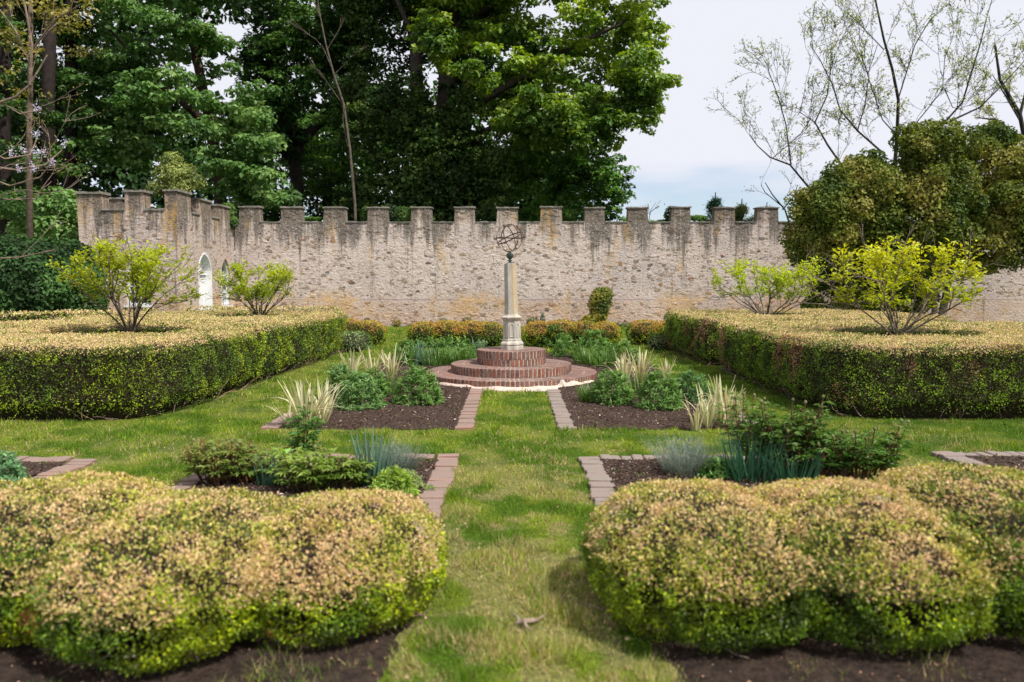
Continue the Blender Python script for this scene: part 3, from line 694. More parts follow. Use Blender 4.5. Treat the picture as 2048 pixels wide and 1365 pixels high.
def wall_with_openings(f, u0, u1, z1, th, ops, col):
    """blocks between openings, and a pointed-arch head over each"""
    m = MB(); u = u0
    for (c, hw, zb, zs, za) in ops:
        extr(m, [(u, -.1), (c-hw, -.1), (c-hw, z1), (u, z1)], f, 0, th, col)
        if zb > 0: extr(m, [(c-hw, -.1), (c+hw, -.1), (c+hw, zb), (c-hw, zb)], f, 0, th, col)
        A = arch(c, hw, zs, za); extr(m, A+[(c+hw, z1), (c-hw, z1)], f, 0, th, col)
        u = c+hw
    extr(m, [(u, -.1), (u1, -.1), (u1, z1), (u, z1)], f, 0, th, col)
    return m
fF = lambda u, d, z: (u-(.10*max(z-.5, 0)/3.4 if u < GL+.01 else 0), GY+d, z)           # front, facing -y
fS = lambda u, d, z: (GX-d, u, z)          # side, facing +x, u runs along y
winF = (at(277, 600, GY)[0], .39, .92, 1.75, 2.55); doorS = (26.55, .57, 0, 1.9, 2.62); winS = (28.48, .46, .80, 1.75, 2.46)
gc = MC*np.array((.95, .93, .90))
wall_with_openings(fF, GL, GX-.002, TZ, .5, [winF], gc).build('front_wall', M_wall, gate)
wall_with_openings(fS, GY+.502, WY-.07, TZ, .5, [doorS, winS], gc*.96).build('side_wall', M_wall, gate)
m = MB(); m.box(GL, GL+.5, GY+.502, WY-.003, -.1, TZ, col=gc); m.build('side_wall', M_wall, gate)
lay_stones(gate, GL+.05, GX-.02, .05, TZ-.04, lambda V: V+np.array([0, GY, 0]), 60, 21, blocked=lambda x, z: abs(x-winF[0]) < winF[1]+.16 and .7 < z < winF[4]+.15)
lay_stones(gate, GY+.02, WY-.1, .05, TZ-.04, lambda V: np.stack([GX-V[:, 1], V[:, 0], V[:, 2]], 1), 60, 22, blocked=lambda u, z: any(abs(u-o[0]) < o[1]+.14 and o[2]-.15 < z < o[4]+.12 for o in (doorS, winS)), mul=.93, rz=math.pi/2)
# merlons: (x0,x1,y0,y1,top)
def X_(px): return at(px, 420, GY)[0]
MER = [(GL-.10, X_(201), GY, GY+.55, TM), (X_(250), X_(288), GY, GY+.5, TM+.05), (X_(330), GX, GY, GY+1.05, TM+.08), (GX-.5, GX, GY+1.75, GY+2.75, TM), (GX-.5, GX, GY+3.5, WY-.02, TM-.03), (GL, GL+.5, GY+1.6, GY+2.3, TM), (X_(233)-.25, X_(233)+.45, WY-.55, WY-.05, TM)]
for i, (x0, x1, y0, y1, zt) in enumerate(MER):
    m = MB(); V = [(x0, y0, TZ-.001), (x1, y0, TZ-.001), (x1, y1, TZ-.001), (x0, y1, TZ-.001), (x0, y0+.004, zt), (x1-.012, y0+.004, zt), (x1-.012, y1, zt), (x0, y1, zt)]
    m.add(V, [(4, 5, 6, 7), (0, 1, 5, 4), (1, 2, 6, 5), (2, 3, 7, 6), (3, 0, 4, 7)], col=gc*np.array((.85, .80, .74)))
    mo = m.build('merlon', M_wall, gate); slab(x0-.04, x1+.04, y0-.045, y1+.04, zt, .06, 700+i, mo)
    if i < 3: lay_stones(mo, x0+.02, x1-.02, TZ+.02, zt-.02, lambda V, y0=y0: V+np.array([0, y0, 0]), 0, 800+i, mul=.82)
for i, (x0, x1) in enumerate(((MER[0][1], MER[1][0]), (MER[1][1], MER[2][0]))): slab(x0+.006, x1-.006, GY-.04, GY+.53, TZ+.001, .06, 720+i, gate)
for i, (y0, y1) in enumerate(((MER[2][3], MER[3][2]), (MER[3][3], MER[4][2]))):
    m = MB(); m.box(GX-.53, GX+.04, y0+.006, y1-.006, TZ+.001, TZ+.055, col=(.5, .5, .5)); m.build('coping', M_lead, gate)
# door and windows
def frame_of(f, op, d0, d1, w, name, parent, sill=True):
    c, hw, zb, zs, za = op; zb = max(zb, .0); o_ = [(c-hw+.002, zb)]+[(c+(x-c)*.995, z-.004) for x, z in arch(c, hw, zs, za)]+[(c+hw-.002, zb)]
    i_ = [(c-hw+w, zb+(w if sill else 0))]+[(x, z) for x, z in arch(c, hw-w, zs, za-w*1.7)]+[(c+hw-w, zb+(w if sill else 0))]
    n = len(o_); m = MB(); V = [f(u, d0, z) for u, z in o_]+[f(u, d0, z) for u, z in i_]+[f(u, d1, z) for u, z in o_]+[f(u, d1, z) for u, z in i_]; Q = []
    for i in range(n if sill else n-1):
        j = (i+1) % n; Q += [(i, j, n+j, n+i), (2*n+i, 3*n+i, 3*n+j, 2*n+j), (n+i, n+j, 3*n+j, 3*n+i), (i, 2*n+i, 2*n+j, j)]
    m.add(V, Q, col=(.5, .5, .5)); return m.build(name, M_white, parent)
def window(f, op, d):
    c, hw, zb, zs, za = op
    m = MB(); pts = [(c-hw+.03, zb+.03)]+arch(c, hw-.03, zs, za-.05)+[(c+hw-.03, zb+.03)]; extr(m, pts, f, d+.10, d+.11, (.5, .5, .5)); w = m.build('window', M_glass, gate)
    frame_of(f, op, d-.02, d+.12, .055, 'frame', w)
    def bar(u0, u1, z0, z1, dd=.04):
        m = MB(); extr(m, [(u0, z0), (u1, z0), (u1, z1), (u0, z1)], f, d+dd, d+dd+.035, (.5, .5, .5)); return m.build('glazing_bar', M_white, w)
    bar(c-.014, c+.014, zb+.05, za-.16, .045)
    k = 5; zz = np.linspace(zb+.05, zs+.1, k+1)
    for z in zz[1:]: bar(c-hw+.05, c+hw-.05, z-.011, z+.011)
    bar(c-hw*.52, c-hw*.52+.018, zb+.05, zs+.25, .05); bar(c+hw*.52-.018, c+hw*.52, zb+.05, zs+.25, .05)
    m = MB(); extr(m, [(c-hw-.05, zb-.07), (c+hw+.05, zb-.07), (c+hw+.05, zb), (c-hw-.05, zb)], f, -.05, d-.021, (.5, .5, .5)); m.build('sill', M_white, w)
window(fF, winF, .12); window(fS, winS, .10)
# deep white reveal, door leaf, transom
c, hw, zb, zs, za = doorS
fr = frame_of(fS, doorS, .0-.015, .30, .045, 'doorway', gate, sill=False)
m = MB(); pts = [(c-hw+.046, 0)]+arch(c, hw-.046, zs, za-.079)+[(c+hw-.046, 0)]; extr(m, pts, fS, .23, .27, (.5, .5, .5)); m.build('door_leaf', M_white, fr)
m = MB(); extr(m, [(c-hw+.047, 1.86), (c+hw-.047, 1.86), (c+hw-.047, 1.95), (c-hw+.047, 1.95)], fS, .16, .229, (.5, .5, .5)); extr(m, [(c-hw+.047, 1.97), (c+hw-.047, 1.97), (c+hw-.047, 2.0), (c-hw+.047, 2.0)], fS, .15, .228, (.5, .5, .5)); m.build('transom', M_white, fr)
for k_ in range(5):
    u = c-hw+.06+k_*(2*hw-.12)/5; m = MB(); extr(m, [(u+.006, .05), (u+(2*hw-.12)/5-.006, .05), (u+(2*hw-.12)/5-.006, 1.84), (u+.006, 1.84)], fS, .215, .229, (.5, .5, .5)); m.build('plank', M_white, fr)
# small white floodlight on the parapet
m = MB(); p = at(299, 418, GY+.5); m.box(p[0]-.14, p[0]+.14, p[1]-.05, p[1]+.07, TZ+.16, TZ+.20); m.box(p[0]-.10, p[0]+.10, p[1]-.04, p[1]+.05, TZ+.20, TZ+.24); m.tube([(p[0], p[1], TZ+.06), (p[0], p[1], TZ+.16)], .03, 8)
tag(m.build('parapet_lamp', M_white), 'small white lamp housing on the gatehouse parapet between two merlons', 'lamp')

# ================================================================== HEDGES
def hedgecol(P, N, topw, seed, green=(.135, .200, .010), dark=(.060, .110, .008), tan=(.64, .48, .27), yel=(.50, .47, .14), brown=0.0, tant=.5, mixr=.7):
    n = len(P); t = fbm(P, 2.2, seed, 3); t2 = fbm(P, 7, seed+5, 2); t4 = fbm(P, 13, seed+6, 2); r = RNG.random(n)
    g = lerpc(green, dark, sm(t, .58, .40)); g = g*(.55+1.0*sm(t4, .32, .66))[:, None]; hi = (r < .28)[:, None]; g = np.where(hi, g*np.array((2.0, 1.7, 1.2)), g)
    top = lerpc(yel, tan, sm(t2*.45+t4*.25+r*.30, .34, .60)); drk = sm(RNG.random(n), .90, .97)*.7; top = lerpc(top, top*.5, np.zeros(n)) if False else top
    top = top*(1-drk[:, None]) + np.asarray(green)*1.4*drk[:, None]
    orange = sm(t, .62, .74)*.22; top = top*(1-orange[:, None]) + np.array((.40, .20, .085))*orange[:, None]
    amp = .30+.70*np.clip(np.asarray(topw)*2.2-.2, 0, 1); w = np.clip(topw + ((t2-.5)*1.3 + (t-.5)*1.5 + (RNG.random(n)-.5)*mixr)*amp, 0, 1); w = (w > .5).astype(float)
    C = g*(1-w[:, None]) + top*w[:, None]
    if brown > 0:
        b = sm(fbm(P, 1.6, seed+9, 3)+(r-.5)*.12, .66-brown, .70-brown); C = C*(1-b[:, None])+np.where((RNG.random(n) < .5)[:, None], (.30, .15, .07), (.20, .14, .075))*b[:, None]
    return jit(C, .16)
def poly_area(p): return abs(sum(p[i][0]*p[(i+1) % len(p)][1]-p[(i+1) % len(p)][0]*p[i][1] for i in range(len(p))))/2
def hedge(poly, hollows, H, label, group, seed, dtop=3300, dside=4200, sz=.022, shade_side=0.0, green=(.135, .200, .010), brown=.0):
    root = empty('box_hedge', (poly[0][0], poly[0][1], 0), label, 'hedge', group); inv = -np.array(root.location)
    ctr = np.mean(np.array(poly), 0)
    # rounded outline (Chaikin)
    P2 = np.array(poly, float)
    for _ in range(2):
        nx = np.roll(P2, -1, 0); P2 = np.stack([P2*.8+nx*.2, P2*.2+nx*.8], 1).reshape(-1, 2)
    n = len(P2); orient = 1 if sum(P2[i][0]*P2[(i+1) % n][1]-P2[(i+1) % n][0]*P2[i][1] for i in range(n)) > 0 else -1
    lo = P2.min(0); hi = P2.max(0); mb = MB(); ht = lambda P: H + .05*(fbm(P*np.array([1, 1, 0]), 1.2, seed, 3)-.5)*2
    # top
    A = (hi-lo).prod(); m_ = int(A*dtop); X = lo+RNG.random((m_, 2))*(hi-lo); ok = inpoly(X[:, 0], X[:, 1], P2)
    for (hx, hy, hr) in hollows: ok &= np.hypot(X[:, 0]-hx, (X[:, 1]-hy)) > hr
    ok &= np.abs(X[:, 0]) < X[:, 1]*.70+.6
    X = X[ok]; farr = X[:, 1] > 12.5; X = X[~farr | (RNG.random(len(X)) < .42)]
    P = np.concatenate([X, np.zeros((len(X), 1))], 1); P[:, 2] = ht(P) + RNG.normal(size=len(P))*.016 - .01
    # distance to edge for rounding
    seg0 = P2; seg1 = np.roll(P2, -1, 0); dmin = np.full(len(P), 9.)
    for a, b in zip(seg0, seg1):
        d = b-a; L2 = d@d; t = np.clip(((P[:, :2]-a)@d)/L2, 0, 1); dmin = np.minimum(dmin, np.linalg.norm(P[:, :2]-a-t[:, None]*d, axis=1))
    P[:, 2] -= .09*sm(dmin, .13, 0)
    N = rdir(len(P), 1.6); D = rdir(len(P), .8); s = sz*(.7+.6*RNG.random(len(P)))*np.where(P[:, 1] > 12.5, 1.35, 1.)
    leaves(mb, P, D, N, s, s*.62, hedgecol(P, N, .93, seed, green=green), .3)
    # sides: outer outline and hollow rims
    runs = [(P2, orient, False)]
    for (hx, hy, hr) in hollows:
        th = np.linspace(0, 2*math.pi, 25)[:-1]; runs.append((np.stack([hx+hr*np.cos(th), hy+hr*np.sin(th)], 1), -1, True))
    core = MB()
    for pts, o_, hol in runs:
        nn = len(pts); CV = []; 
        for i in range(nn):
            a, b = pts[i], pts[(i+1) % nn]; d = b-a; Ls = np.linalg.norm(d)
            nout = np.array([d[1], -d[0]])/Ls*o_
            nm = nrm((np.array([pts[i]-pts[i-1]])[0]+d)[None])[0]; n2 = np.array([nm[1], -nm[0]])*o_
            ci = a-n2*.10; cb = a-n2*.24
            CV.append((ci[0], ci[1], H-.08)); CV.append((ci[0], ci[1], .22)); CV.append((cb[0], cb[1], -.05))
            mid = (a+b)/2; facing = nout @ (np.array([0, 0])-mid)
            if facing < 0 and not hol: dens = dside*.12
            elif hol and facing < 0: dens = dside*.1
            else: dens = dside*(1 if mid[1] < 13 else .6)
            if abs(mid[0]) > mid[1]*.72+1: dens *= .1
            k = int(Ls*H*dens)
            if k < 1: continue
            t = RNG.random(k); z = RNG.random(k)**.92*H
            B = a+d*t[:, None]; P3 = np.concatenate([B, z[:, None]], 1)
            bul = (fbm(P3, 1.9, seed+3, 3)-.5)*.24; inset = .13*sm(z, .26, .02) + .07*sm(z, H-.12, H)
            tf = fbm(P3, 8, seed+4, 2); off = bul + (tf-.5)*.16 - inset + RNG.normal(size=k)*.022 - .012; off = np.where(hol, off*.5, off)
            P3[:, :2] += nout*off[:, None]
            keep = RNG.random(k) < (1-.85*sm(z+.12*(fbm(P3, 3, seed+1, 2)-.5), .17, .04))*(.60+.40*sm(tf, .34, .52)); P3 = P3[keep]
            N3 = np.tile([nout[0], nout[1], .55], (len(P3), 1)); N3 = nrm(N3+RNG.normal(size=N3.shape)*.55); D3 = nrm(np.cross(N3, rdir(len(P3)))+np.array([nout[0]*.5, nout[1]*.5, .35]))
            s = sz*1.05*(.7+.6*RNG.random(len(P3)))*(1.25 if mid[1] > 12.5 else 1.)
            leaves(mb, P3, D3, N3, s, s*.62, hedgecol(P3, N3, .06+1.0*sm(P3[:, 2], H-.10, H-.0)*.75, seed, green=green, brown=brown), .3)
        core.add(CV, [(i*3+j, ((i+1) % nn)*3+j, ((i+1) % nn)*3+j+1, i*3+j+1) for i in range(nn) for j in (0, 1)], col=(.5, .5, .5))
    # core top as a grid with the hollows left out
    gx = np.arange(lo[0], hi[0], .15); gy = np.arange(lo[1], hi[1], .15); XX, YY = np.meshgrid(gx, gy); c_ = np.stack([XX.ravel(), YY.ravel()], 1)+.075
    ok = inpoly(c_[:, 0], c_[:, 1], P2)
    for q in (-.2, .2):
        for w in (-.2, .2): ok &= inpoly(c_[:, 0]+q, c_[:, 1]+w, P2)
    for (hx, hy, hr) in hollows: ok &= np.hypot(c_[:, 0]-hx, c_[:, 1]-hy) > hr+.12
    c_ = c_[ok]; nq = len(c_); h_ = .076; zt = H-.10
    V = np.stack([np.concatenate([c_+np.array(o2)*h_, np.full((nq, 1), zt)], 1) for o2 in ((-1, -1), (1, -1), (1, 1), (-1, 1))], 1).reshape(-1, 3)
    core.add(V, np.arange(nq*4).reshape(-1, 4), col=(.5, .5, .5))
    # twigs round the foot
    tw = MB(); kk = 0
    for i in range(len(P2)):
        a, b = P2[i], P2[(i+1) % n]; d = b-a; Ls = np.linalg.norm(d); nout = np.array([d[1], -d[0]])/Ls*orient
        if nout @ (-(a+b)/2) < 0: continue
        for _ in range(int(Ls*9)):
            q = a+d*random.random()-nout*random.uniform(.05, .25); col = random.choice(((.22, .17, .13), (.16, .11, .08), (.28, .19, .12)))
            pts, _d = wander((q[0], q[1], 0.0), (nout[0]*.5+random.uniform(-.8, .8), nout[1]*.5+random.uniform(-.8, .8), .55), random.uniform(.18, .42), 4, .25)
            tw.tube(pts, np.linspace(.006, .0022, 5), 3, col=col, cap=False)
    for o in (core.build('light_block_core', M_core, root), tag(tw.build('twigs', M_bark, root), kind='stuff'), mb.build('foliage', M_box, root)): o.location = inv
    return root
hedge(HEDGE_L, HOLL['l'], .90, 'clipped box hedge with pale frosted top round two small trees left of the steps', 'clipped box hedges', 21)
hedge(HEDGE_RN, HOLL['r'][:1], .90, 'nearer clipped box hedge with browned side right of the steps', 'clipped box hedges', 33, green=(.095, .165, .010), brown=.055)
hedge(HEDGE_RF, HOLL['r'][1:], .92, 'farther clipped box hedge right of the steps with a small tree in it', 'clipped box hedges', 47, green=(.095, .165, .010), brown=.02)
hedge([(-12.5, 14.6), (-9.3, 20.0), (-9.2, 21.2), (-13.6, 16)], [], .92, 'greener low hedge row behind the left box hedge', 'clipped box hedges', 58, dtop=900, dside=900, sz=.04)
hedge([(-9.0, 21.4), (-4.6, 20.9), (-4.6, 21.8), (-9.0, 22.2)], [], .93, 'low hedge row in front of the gatehouse door', 'clipped box hedges', 59, dtop=900, dside=900, sz=.04)

# ------------------------------------------------------------------ rounded box bushes (merged balls)
def lobes_bush(name, lobes, label, group, seed, dens, sz, tantop=.5, green=(.165, .225, .008), cat='bush', tw=True, mat=None, yel=(.46, .45, .08), tan=(.62, .45, .24), patch=None):
    c0 = np.mean([l[0] for l in lobes], 0); root = empty(name, (c0[0], c0[1], 0), label, cat, group); inv = -np.array(root.location)
    mb = MB(); core = MB()
    for li, (c, r) in enumerate(lobes):
        c = np.array(c, float); r = np.array(r, float); A = 4*math.pi*(((r[0]*r[1])**1.6+(r[0]*r[2])**1.6+(r[1]*r[2])**1.6)/3)**(1/1.6)
        n = int(A*dens); u = rdir(n); wbk = (u[:, 1] > .35) & (u[:, 2] < .5) & (RNG.random(n) < .75); u = u[~wbk]; n = len(u)
        pe = .9; P = c+np.sign(u)*np.abs(u)**pe*r*(1+.06*(fbm(u*r+c, 3.2, seed, 3)-.5)*2+.12*(fbm(u*r+c, 11, seed+2, 2)-.5)+RNG.normal(size=n)*.024)[:, None]; tfb = fbm(u*r+c, 11, seed+2, 2)
        ok = (P[:, 2] > .03) & (RNG.random(n) < .35+.65*sm(tfb, .34, .50))
        for lj, (c2, r2) in enumerate(lobes):
            if lj != li: ok &= np.sum(((P-np.array(c2))/np.array(r2))**2, 1) > .93
        P = P[ok]; u = u[ok]; n = len(P); N0 = nrm(u/r)
        low = P[:, 2] < .16; keep = ~low | (RNG.random(n) < .45+sm(P[:, 2], .03, .16)*.5); P, N0 = P[keep], N0[keep]; n = len(P)
        N = nrm(N0+RNG.normal(size=(n, 3))*.6+np.array([0, 0, .25])); D = nrm(np.cross(N, rdir(n))+N0*.55+np.array([0, 0, .2])); s = sz*(.6+.8*RNG.random(n))
        top = c[2]+r[2]; tw_ = sm(N0[:, 2]*.6+(P[:, 2]/top)*.5, tantop-.30, tantop+.55)*.90+.06
        if name == 'box_bush' and sz < .02: tw_ = tw_*(1-.42*sm(P[:, 0], 2.0, 2.5))  # fewer tan leaves at far right, shade there put into the colour
        C_ = hedgecol(P, N, tw_, seed, green=green, yel=yel, tan=tan, brown=.0, mixr=1.35 if sz < .02 else .8)
        for pc, pr in (patch or ()):
            q_ = (np.linalg.norm(P-pc, axis=1)+(fbm(P, 9, 77, 2)-.5)*pr*1.4 < pr) & (RNG.random(n) < .85); C_[q_] = jit(np.tile((.50, .24, .09), (int(q_.sum()), 1)), .25)
        leaves(mb, P, D, N, s, s*.58, C_, .3)
        k = 14; V = []; Q = []
        for i in range(9):
            ph = math.pi*i/8
            for j in range(k): th = 2*math.pi*j/k; V.append(c+r*.86*np.array([math.sin(ph)*math.cos(th), math.sin(ph)*math.sin(th), math.cos(ph)]))
        for i in range(8):
            for j in range(k): Q.append((i*k+j, (i+1)*k+j, (i+1)*k+(j+1) % k, i*k+(j+1) % k))
        V = np.array(V); V[:, 2] = np.maximum(V[:, 2], .02); core.add(V, Q, col=(.5, .5, .5))
    os_ = [core.build('light_block_core', M_core, root), mb.build('foliage', mat or M_box, root)]
    if tw:
        t = MB()
        for c, r in lobes:
            for _ in range(26):
                a = random.uniform(math.pi*1.0, math.pi*2.0); p0 = (c[0]+math.cos(a)*r[0]*.6, c[1]+math.sin(a)*r[1]*.6, .02)
                pts, _d = wander(p0, (math.cos(a)*.8+random.uniform(-.5, .5), math.sin(a)*.6, .35), random.uniform(.2, .4)*min(1, r[0]*1.6), 5, .28); t.tube(pts, np.linspace(.007, .002, 6), 4, col=random.choice(((.26, .20, .16), (.18, .12, .09))), cap=False)
        os_.append(tag(t.build('twigs', M_bark, root), kind='stuff'))
    for o in os_: o.location = inv
    return root
FGL = [((-.90, 4.02, .22), (.53, .66, .285)), ((-1.62, 3.84, .24), (.58, .76, .30)), ((-2.38, 4.05, .26), (.60, .74, .32)), ((-3.0, 4.1, .24), (.5, .7, .30))]
FGR = [((.96, 3.98, .25), (.56, .70, .32)), ((1.72, 4.00, .25), (.60, .74, .315)), ((2.52, 4.10, .28), (.62, .78, .35)), ((3.1, 4.1, .26), (.5, .7, .32))]
lobes_bush('box_bush', FGL, 'lobed box bush with tan frosted top at lower left beside the grass path', 'lobed box bushes in front', 71, 21000, .016, tantop=.40, patch=[(at(125, 1235, 3.38), .13), (at(560, 1265, 3.5), .07)])
lobes_bush('box_bush', FGR, 'lobed box bush with tan frosted top at lower right beside the grass path', 'lobed box bushes in front', 83, 21000, .016, tantop=.46, green=(.140, .205, .008))
bk = dict(dens=2600, sz=.036, tw=False, tan=(.48, .28, .07), yel=(.40, .36, .04), tantop=.34)
lobes_bush('box_bush', [((-2.15, 20, .30), (.45, .5, .33)), ((-1.6, 20, .32), (.5, .5, .33)), ((-1.0, 20, .30), (.45, .5, .33)), ((-.58, 19.9, .29), (.42, .5, .33))], 'long low golden box bush behind the steps, left of the column', 'low box bushes behind the steps', 91, **bk)
lobes_bush('box_bush', [((.68, 20, .30), (.42, .5, .33)), ((1.25, 20.1, .32), (.5, .5, .34)), ((1.8, 20, .31), (.45, .5, .33)), ((2.35, 20, .29), (.38, .5, .33))], 'long low golden box bush behind the steps, right of the column', 'low box bushes behind the steps', 92, **bk)
lobes_bush('box_bush', [((-3.75, 20.8, .28), (.45, .5, .34)), ((-4.3, 20.8, .3), (.45, .5, .34))], 'golden box bush at the far end of the left hedge', 'low box bushes behind the steps', 93, **bk)
lobes_bush('box_bush', [((3.5, 20.9, .28), (.45, .5, .34)), ((4.1, 20.9, .28), (.45, .5, .34))], 'golden box bush at the far end of the right hedge', 'low box bushes behind the steps', 94, **bk)
sv = dict(dens=2200, sz=.035, tw=False, tantop=3.0, green=(.16, .24, .12))
p = G(712, 703); lobes_bush('sage_mound', [((p[0]-.1, p[1]+.2, .16), (.42, .6, .3))], 'grey green leafy mound at the foot of the left hedge end', 'grey green mounds', 95, cat='plant', **sv)
p = G(1318, 700); lobes_bush('sage_mound', [((p[0]+.1, p[1]+.3, .12), (.3, .4, .26))], 'grey green leafy mound at the foot of the right hedge end', 'grey green mounds', 96, cat='plant', **sv)

# ================================================================== BED PLANTS
def dome_plant(px, py, wpx, hpx, label, group, col=(.055, .12, .025), tip=(.11, .19, .05), leafL=.07, n=700, name='leafy_perennial', spiky=.5, asp=.32, cat='perennial'):
    p = G(px, py); sc = p[1]/F_PX; r = wpx*sc/2; h = hpx*sc*1.12; mb = MB(); n = int(n*1.5); col = np.array(col)*1.25; tip = np.array(tip)*1.7
    c = np.array([p[0], p[1]+r*.4, 0]); st = int(n/9)
    u = rdir(st); u[:, 2] = np.abs(u[:, 2]); B = c+u*np.array([r, r, h])*(.55+.42*RNG.random(st)**.5)[:, None]; B[:, 2] = np.maximum(B[:, 2]-leafL*.5, .02)
    ax = nrm(u*np.array([1/1., 1., .6])+np.array([0, 0, .9]))
    for k in range(9):
        a = RNG.random(st)*2*math.pi; S1 = nrm(np.cross(ax, rdir(st))); dd = nrm(ax*(.55+.5*spiky*RNG.random(st)[:, None])+S1)
        P = B+ax*(leafL*.25*(k/3))[None if False else slice(None)] if False else B+ax*leafL*.12*k
        N = nrm(ax+rdir(st)*.3-dd*(np.sum(ax*dd, 1)[:, None])); C = lerpc(col, tip, np.clip(RNG.random(st)*.6+k/9*.5, 0, 1)); L_ = leafL*(.7+.5*RNG.random(st))
        leaves(mb, P, dd, N, L_, L_*asp, jit(C, .15), .35)
    o = mb.build(name, M_leaf); me = o.data; me.transform(Matrix.Translation((-c[0], -c[1], 0))); o.location = (c[0], c[1], 0)
    return tag(o, label, cat, group)
gD = 'leafy green perennials in the beds'
dome_plant(833, 812, 92, 74, 'round glossy green perennial on mulch left of the steps, nearest the grass path', gD, n=1300)
dome_plant(718, 822, 95, 66, 'green leafy perennial in the left bed behind the near white iris', gD, n=1200, tip=(.12, .20, .07))
dome_plant(682, 798, 70, 62, 'green leafy perennial at the left edge of the left bed', gD, n=900, tip=(.12, .20, .07))
dome_plant(745, 800, 60, 55, 'green leafy perennial between two others in the left bed', gD, n=700)
dome_plant(1226, 812, 82, 66, 'round green perennial on mulch right of the steps, nearest the grass path', gD, n=1200)
dome_plant(1322, 822, 88, 70, 'rounded green perennial in the middle of the right bed', gD, n=1200)
dome_plant(1385, 805, 80, 56, 'wide green perennial at the outer edge of the right bed', gD, n=1000, tip=(.08, .15, .06))
dome_plant(905, 724, 100, 46, 'bushy perennial behind the steps left of the column', gD, leafL=.09, n=900)
dome_plant(850, 722, 60, 42, 'bushy perennial behind the white iris left of the steps', gD, leafL=.09, n=600)
dome_plant(812, 727, 50, 42, 'small bushy perennial at the far left corner of the left bed', gD, leafL=.09, n=500)
dome_plant(960, 716, 34, 32, 'small pale perennial beside the top brick tier', gD, leafL=.08, n=400, tip=(.15, .22, .09))
dome_plant(1135, 716, 50, 38, 'small bushy perennial right behind the brick steps', gD, leafL=.09, n=500)
dome_plant(1188, 722, 74, 56, 'tall bushy perennial behind the steps right of the column', gD, leafL=.09, n=900)
dome_plant(1248, 730, 62, 44, 'bushy perennial behind the white iris right of the steps', gD, leafL=.09, n=600)
dome_plant(1108, 698, 40, 46, 'dark green perennial against the golden box bush right of the column', gD, leafL=.10, n=400, col=(.04, .09, .02), tip=(.07, .13, .03))
dome_plant(888, 690, 46, 44, 'dark green perennial against the golden box bush left of the column', gD, leafL=.10, n=400, col=(.04, .09, .02), tip=(.07, .13, .03))
# grassy clumps
def blades(mb, c, n, h, r, w, col, tip, lean=.45, curve=.5, seg=4):
    a = RNG.random(n)*2*math.pi; rr = r*.45*RNG.random(n)**.6; B = np.stack([c[0]+rr*np.cos(a), c[1]+rr*np.sin(a), np.zeros(n)], 1)
    a2 = a+RNG.normal(size=n)*.5; le = lean*(.3+.9*RNG.random(n)); out = np.stack([np.cos(a2), np.sin(a2), np.zeros(n)], 1); H = h*(.6+.45*RNG.random(n))
    Sd = np.stack([-np.sin(a2+RNG.normal(size=n)*.6), np.cos(a2), np.zeros(n)], 1); Sd = nrm(Sd); rows = []; cols = []
    cv = curve*(.4+1.0*RNG.random(n))
    for i in range(seg+1):
        t = i/seg; P = B+out*(H*(le*t+cv*t*t*.55))[:, None]; P[:, 2] += H*(t-cv*.42*t**3); wd = w*(1-.9*t**2.2)*(.75+.5*(t < .5))
        rows += [P-Sd*wd/2, P+Sd*wd/2]; cc = np.asarray(col)*(1-t)+np.asarray(tip)*t; cols += [np.tile(cc, (n, 1))]*2
    V = np.stack(rows, 1); k = 2*(seg+1); C = jit(np.stack(cols, 1).reshape(-1, 3), .0); C = C*np.repeat(1+RNG.normal(size=n)*.14, k)[:, None]
    b = (np.arange(n)*k)[:, None]; Q = np.concatenate([b+np.array([2*i, 2*i+1, 2*i+3, 2*i+2]) for i in range(seg)])
    mb.add(V.reshape(-1, 3), Q, col=np.clip(C, .003, .9))
def grassy(px, py, wpx, hpx, label, group, n=60, w=.012, col=(.06, .13, .02), tip=(.13, .24, .05), name='daylily_clump', lean=.35, curve=.4, cat='grassy plant'):
    p = G(px, py); sc = p[1]/F_PX; mb = MB(); blades(mb, (0, 0), n, hpx*sc*1.15, wpx*sc, w, col, tip, lean, curve)
    o = mb.build(name, M_blade); o.location = (p[0], p[1], .01); return tag(o, label, cat, group)
gG = 'narrow leaved clumps in the beds'
grassy(1176, 806, 42, 46, 'spiky green clump beside the pale mortar right of the steps', gG, 90)
grassy(775, 792, 50, 52, 'tall green daylily leaves between the leafy perennials of the left bed', gG, 90)
grassy(1277, 790, 36, 50, 'green upright leaves between two rounded perennials of the right bed', gG, 70)
grassy(870, 733, 60, 42, 'green daylily clump behind the left end of the brick steps', gG, 90, w=.02)
grassy(925, 731, 70, 36, 'green daylily clump beside the second brick tier at left', gG, 110, w=.02)
grassy(905, 731, 50, 36, 'green daylily clump in the middle behind the steps left', gG, 70, w=.02)
grassy(1180, 730, 70, 40, 'green daylily clump beside the second brick tier at right', gG, 110, w=.02)
grassy(1212, 736, 60, 40, 'green daylily clump right of the steps before the white iris', gG, 90, w=.02)
grassy(818, 733, 36, 36, 'thin green clump at the left end of the bed behind white iris', gG, 50, w=.02)
blu = dict(col=(.06, .13, .08), tip=(.14, .22, .17), name='bearded_iris', cat='iris')
grassy(846, 732, 42, 44, 'blue green iris fan behind the steps at left', gG, 40, w=.04, lean=.2, curve=.1, **blu)
grassy(1190, 690, 80, 38, 'blue green iris row against the golden box bush at right', gG, 70, w=.05, lean=.35, curve=.1, **blu)
grassy(955, 716, 30, 38, 'blue green iris leaves beside the column pedestal at left', gG, 30, w=.03, lean=.3, curve=.1, **blu)
grassy(748, 975, 62, 110, 'tall blue green iris fan at the right end of the lower left bed', gG, 60, w=.022, lean=.18, curve=.12, **blu)
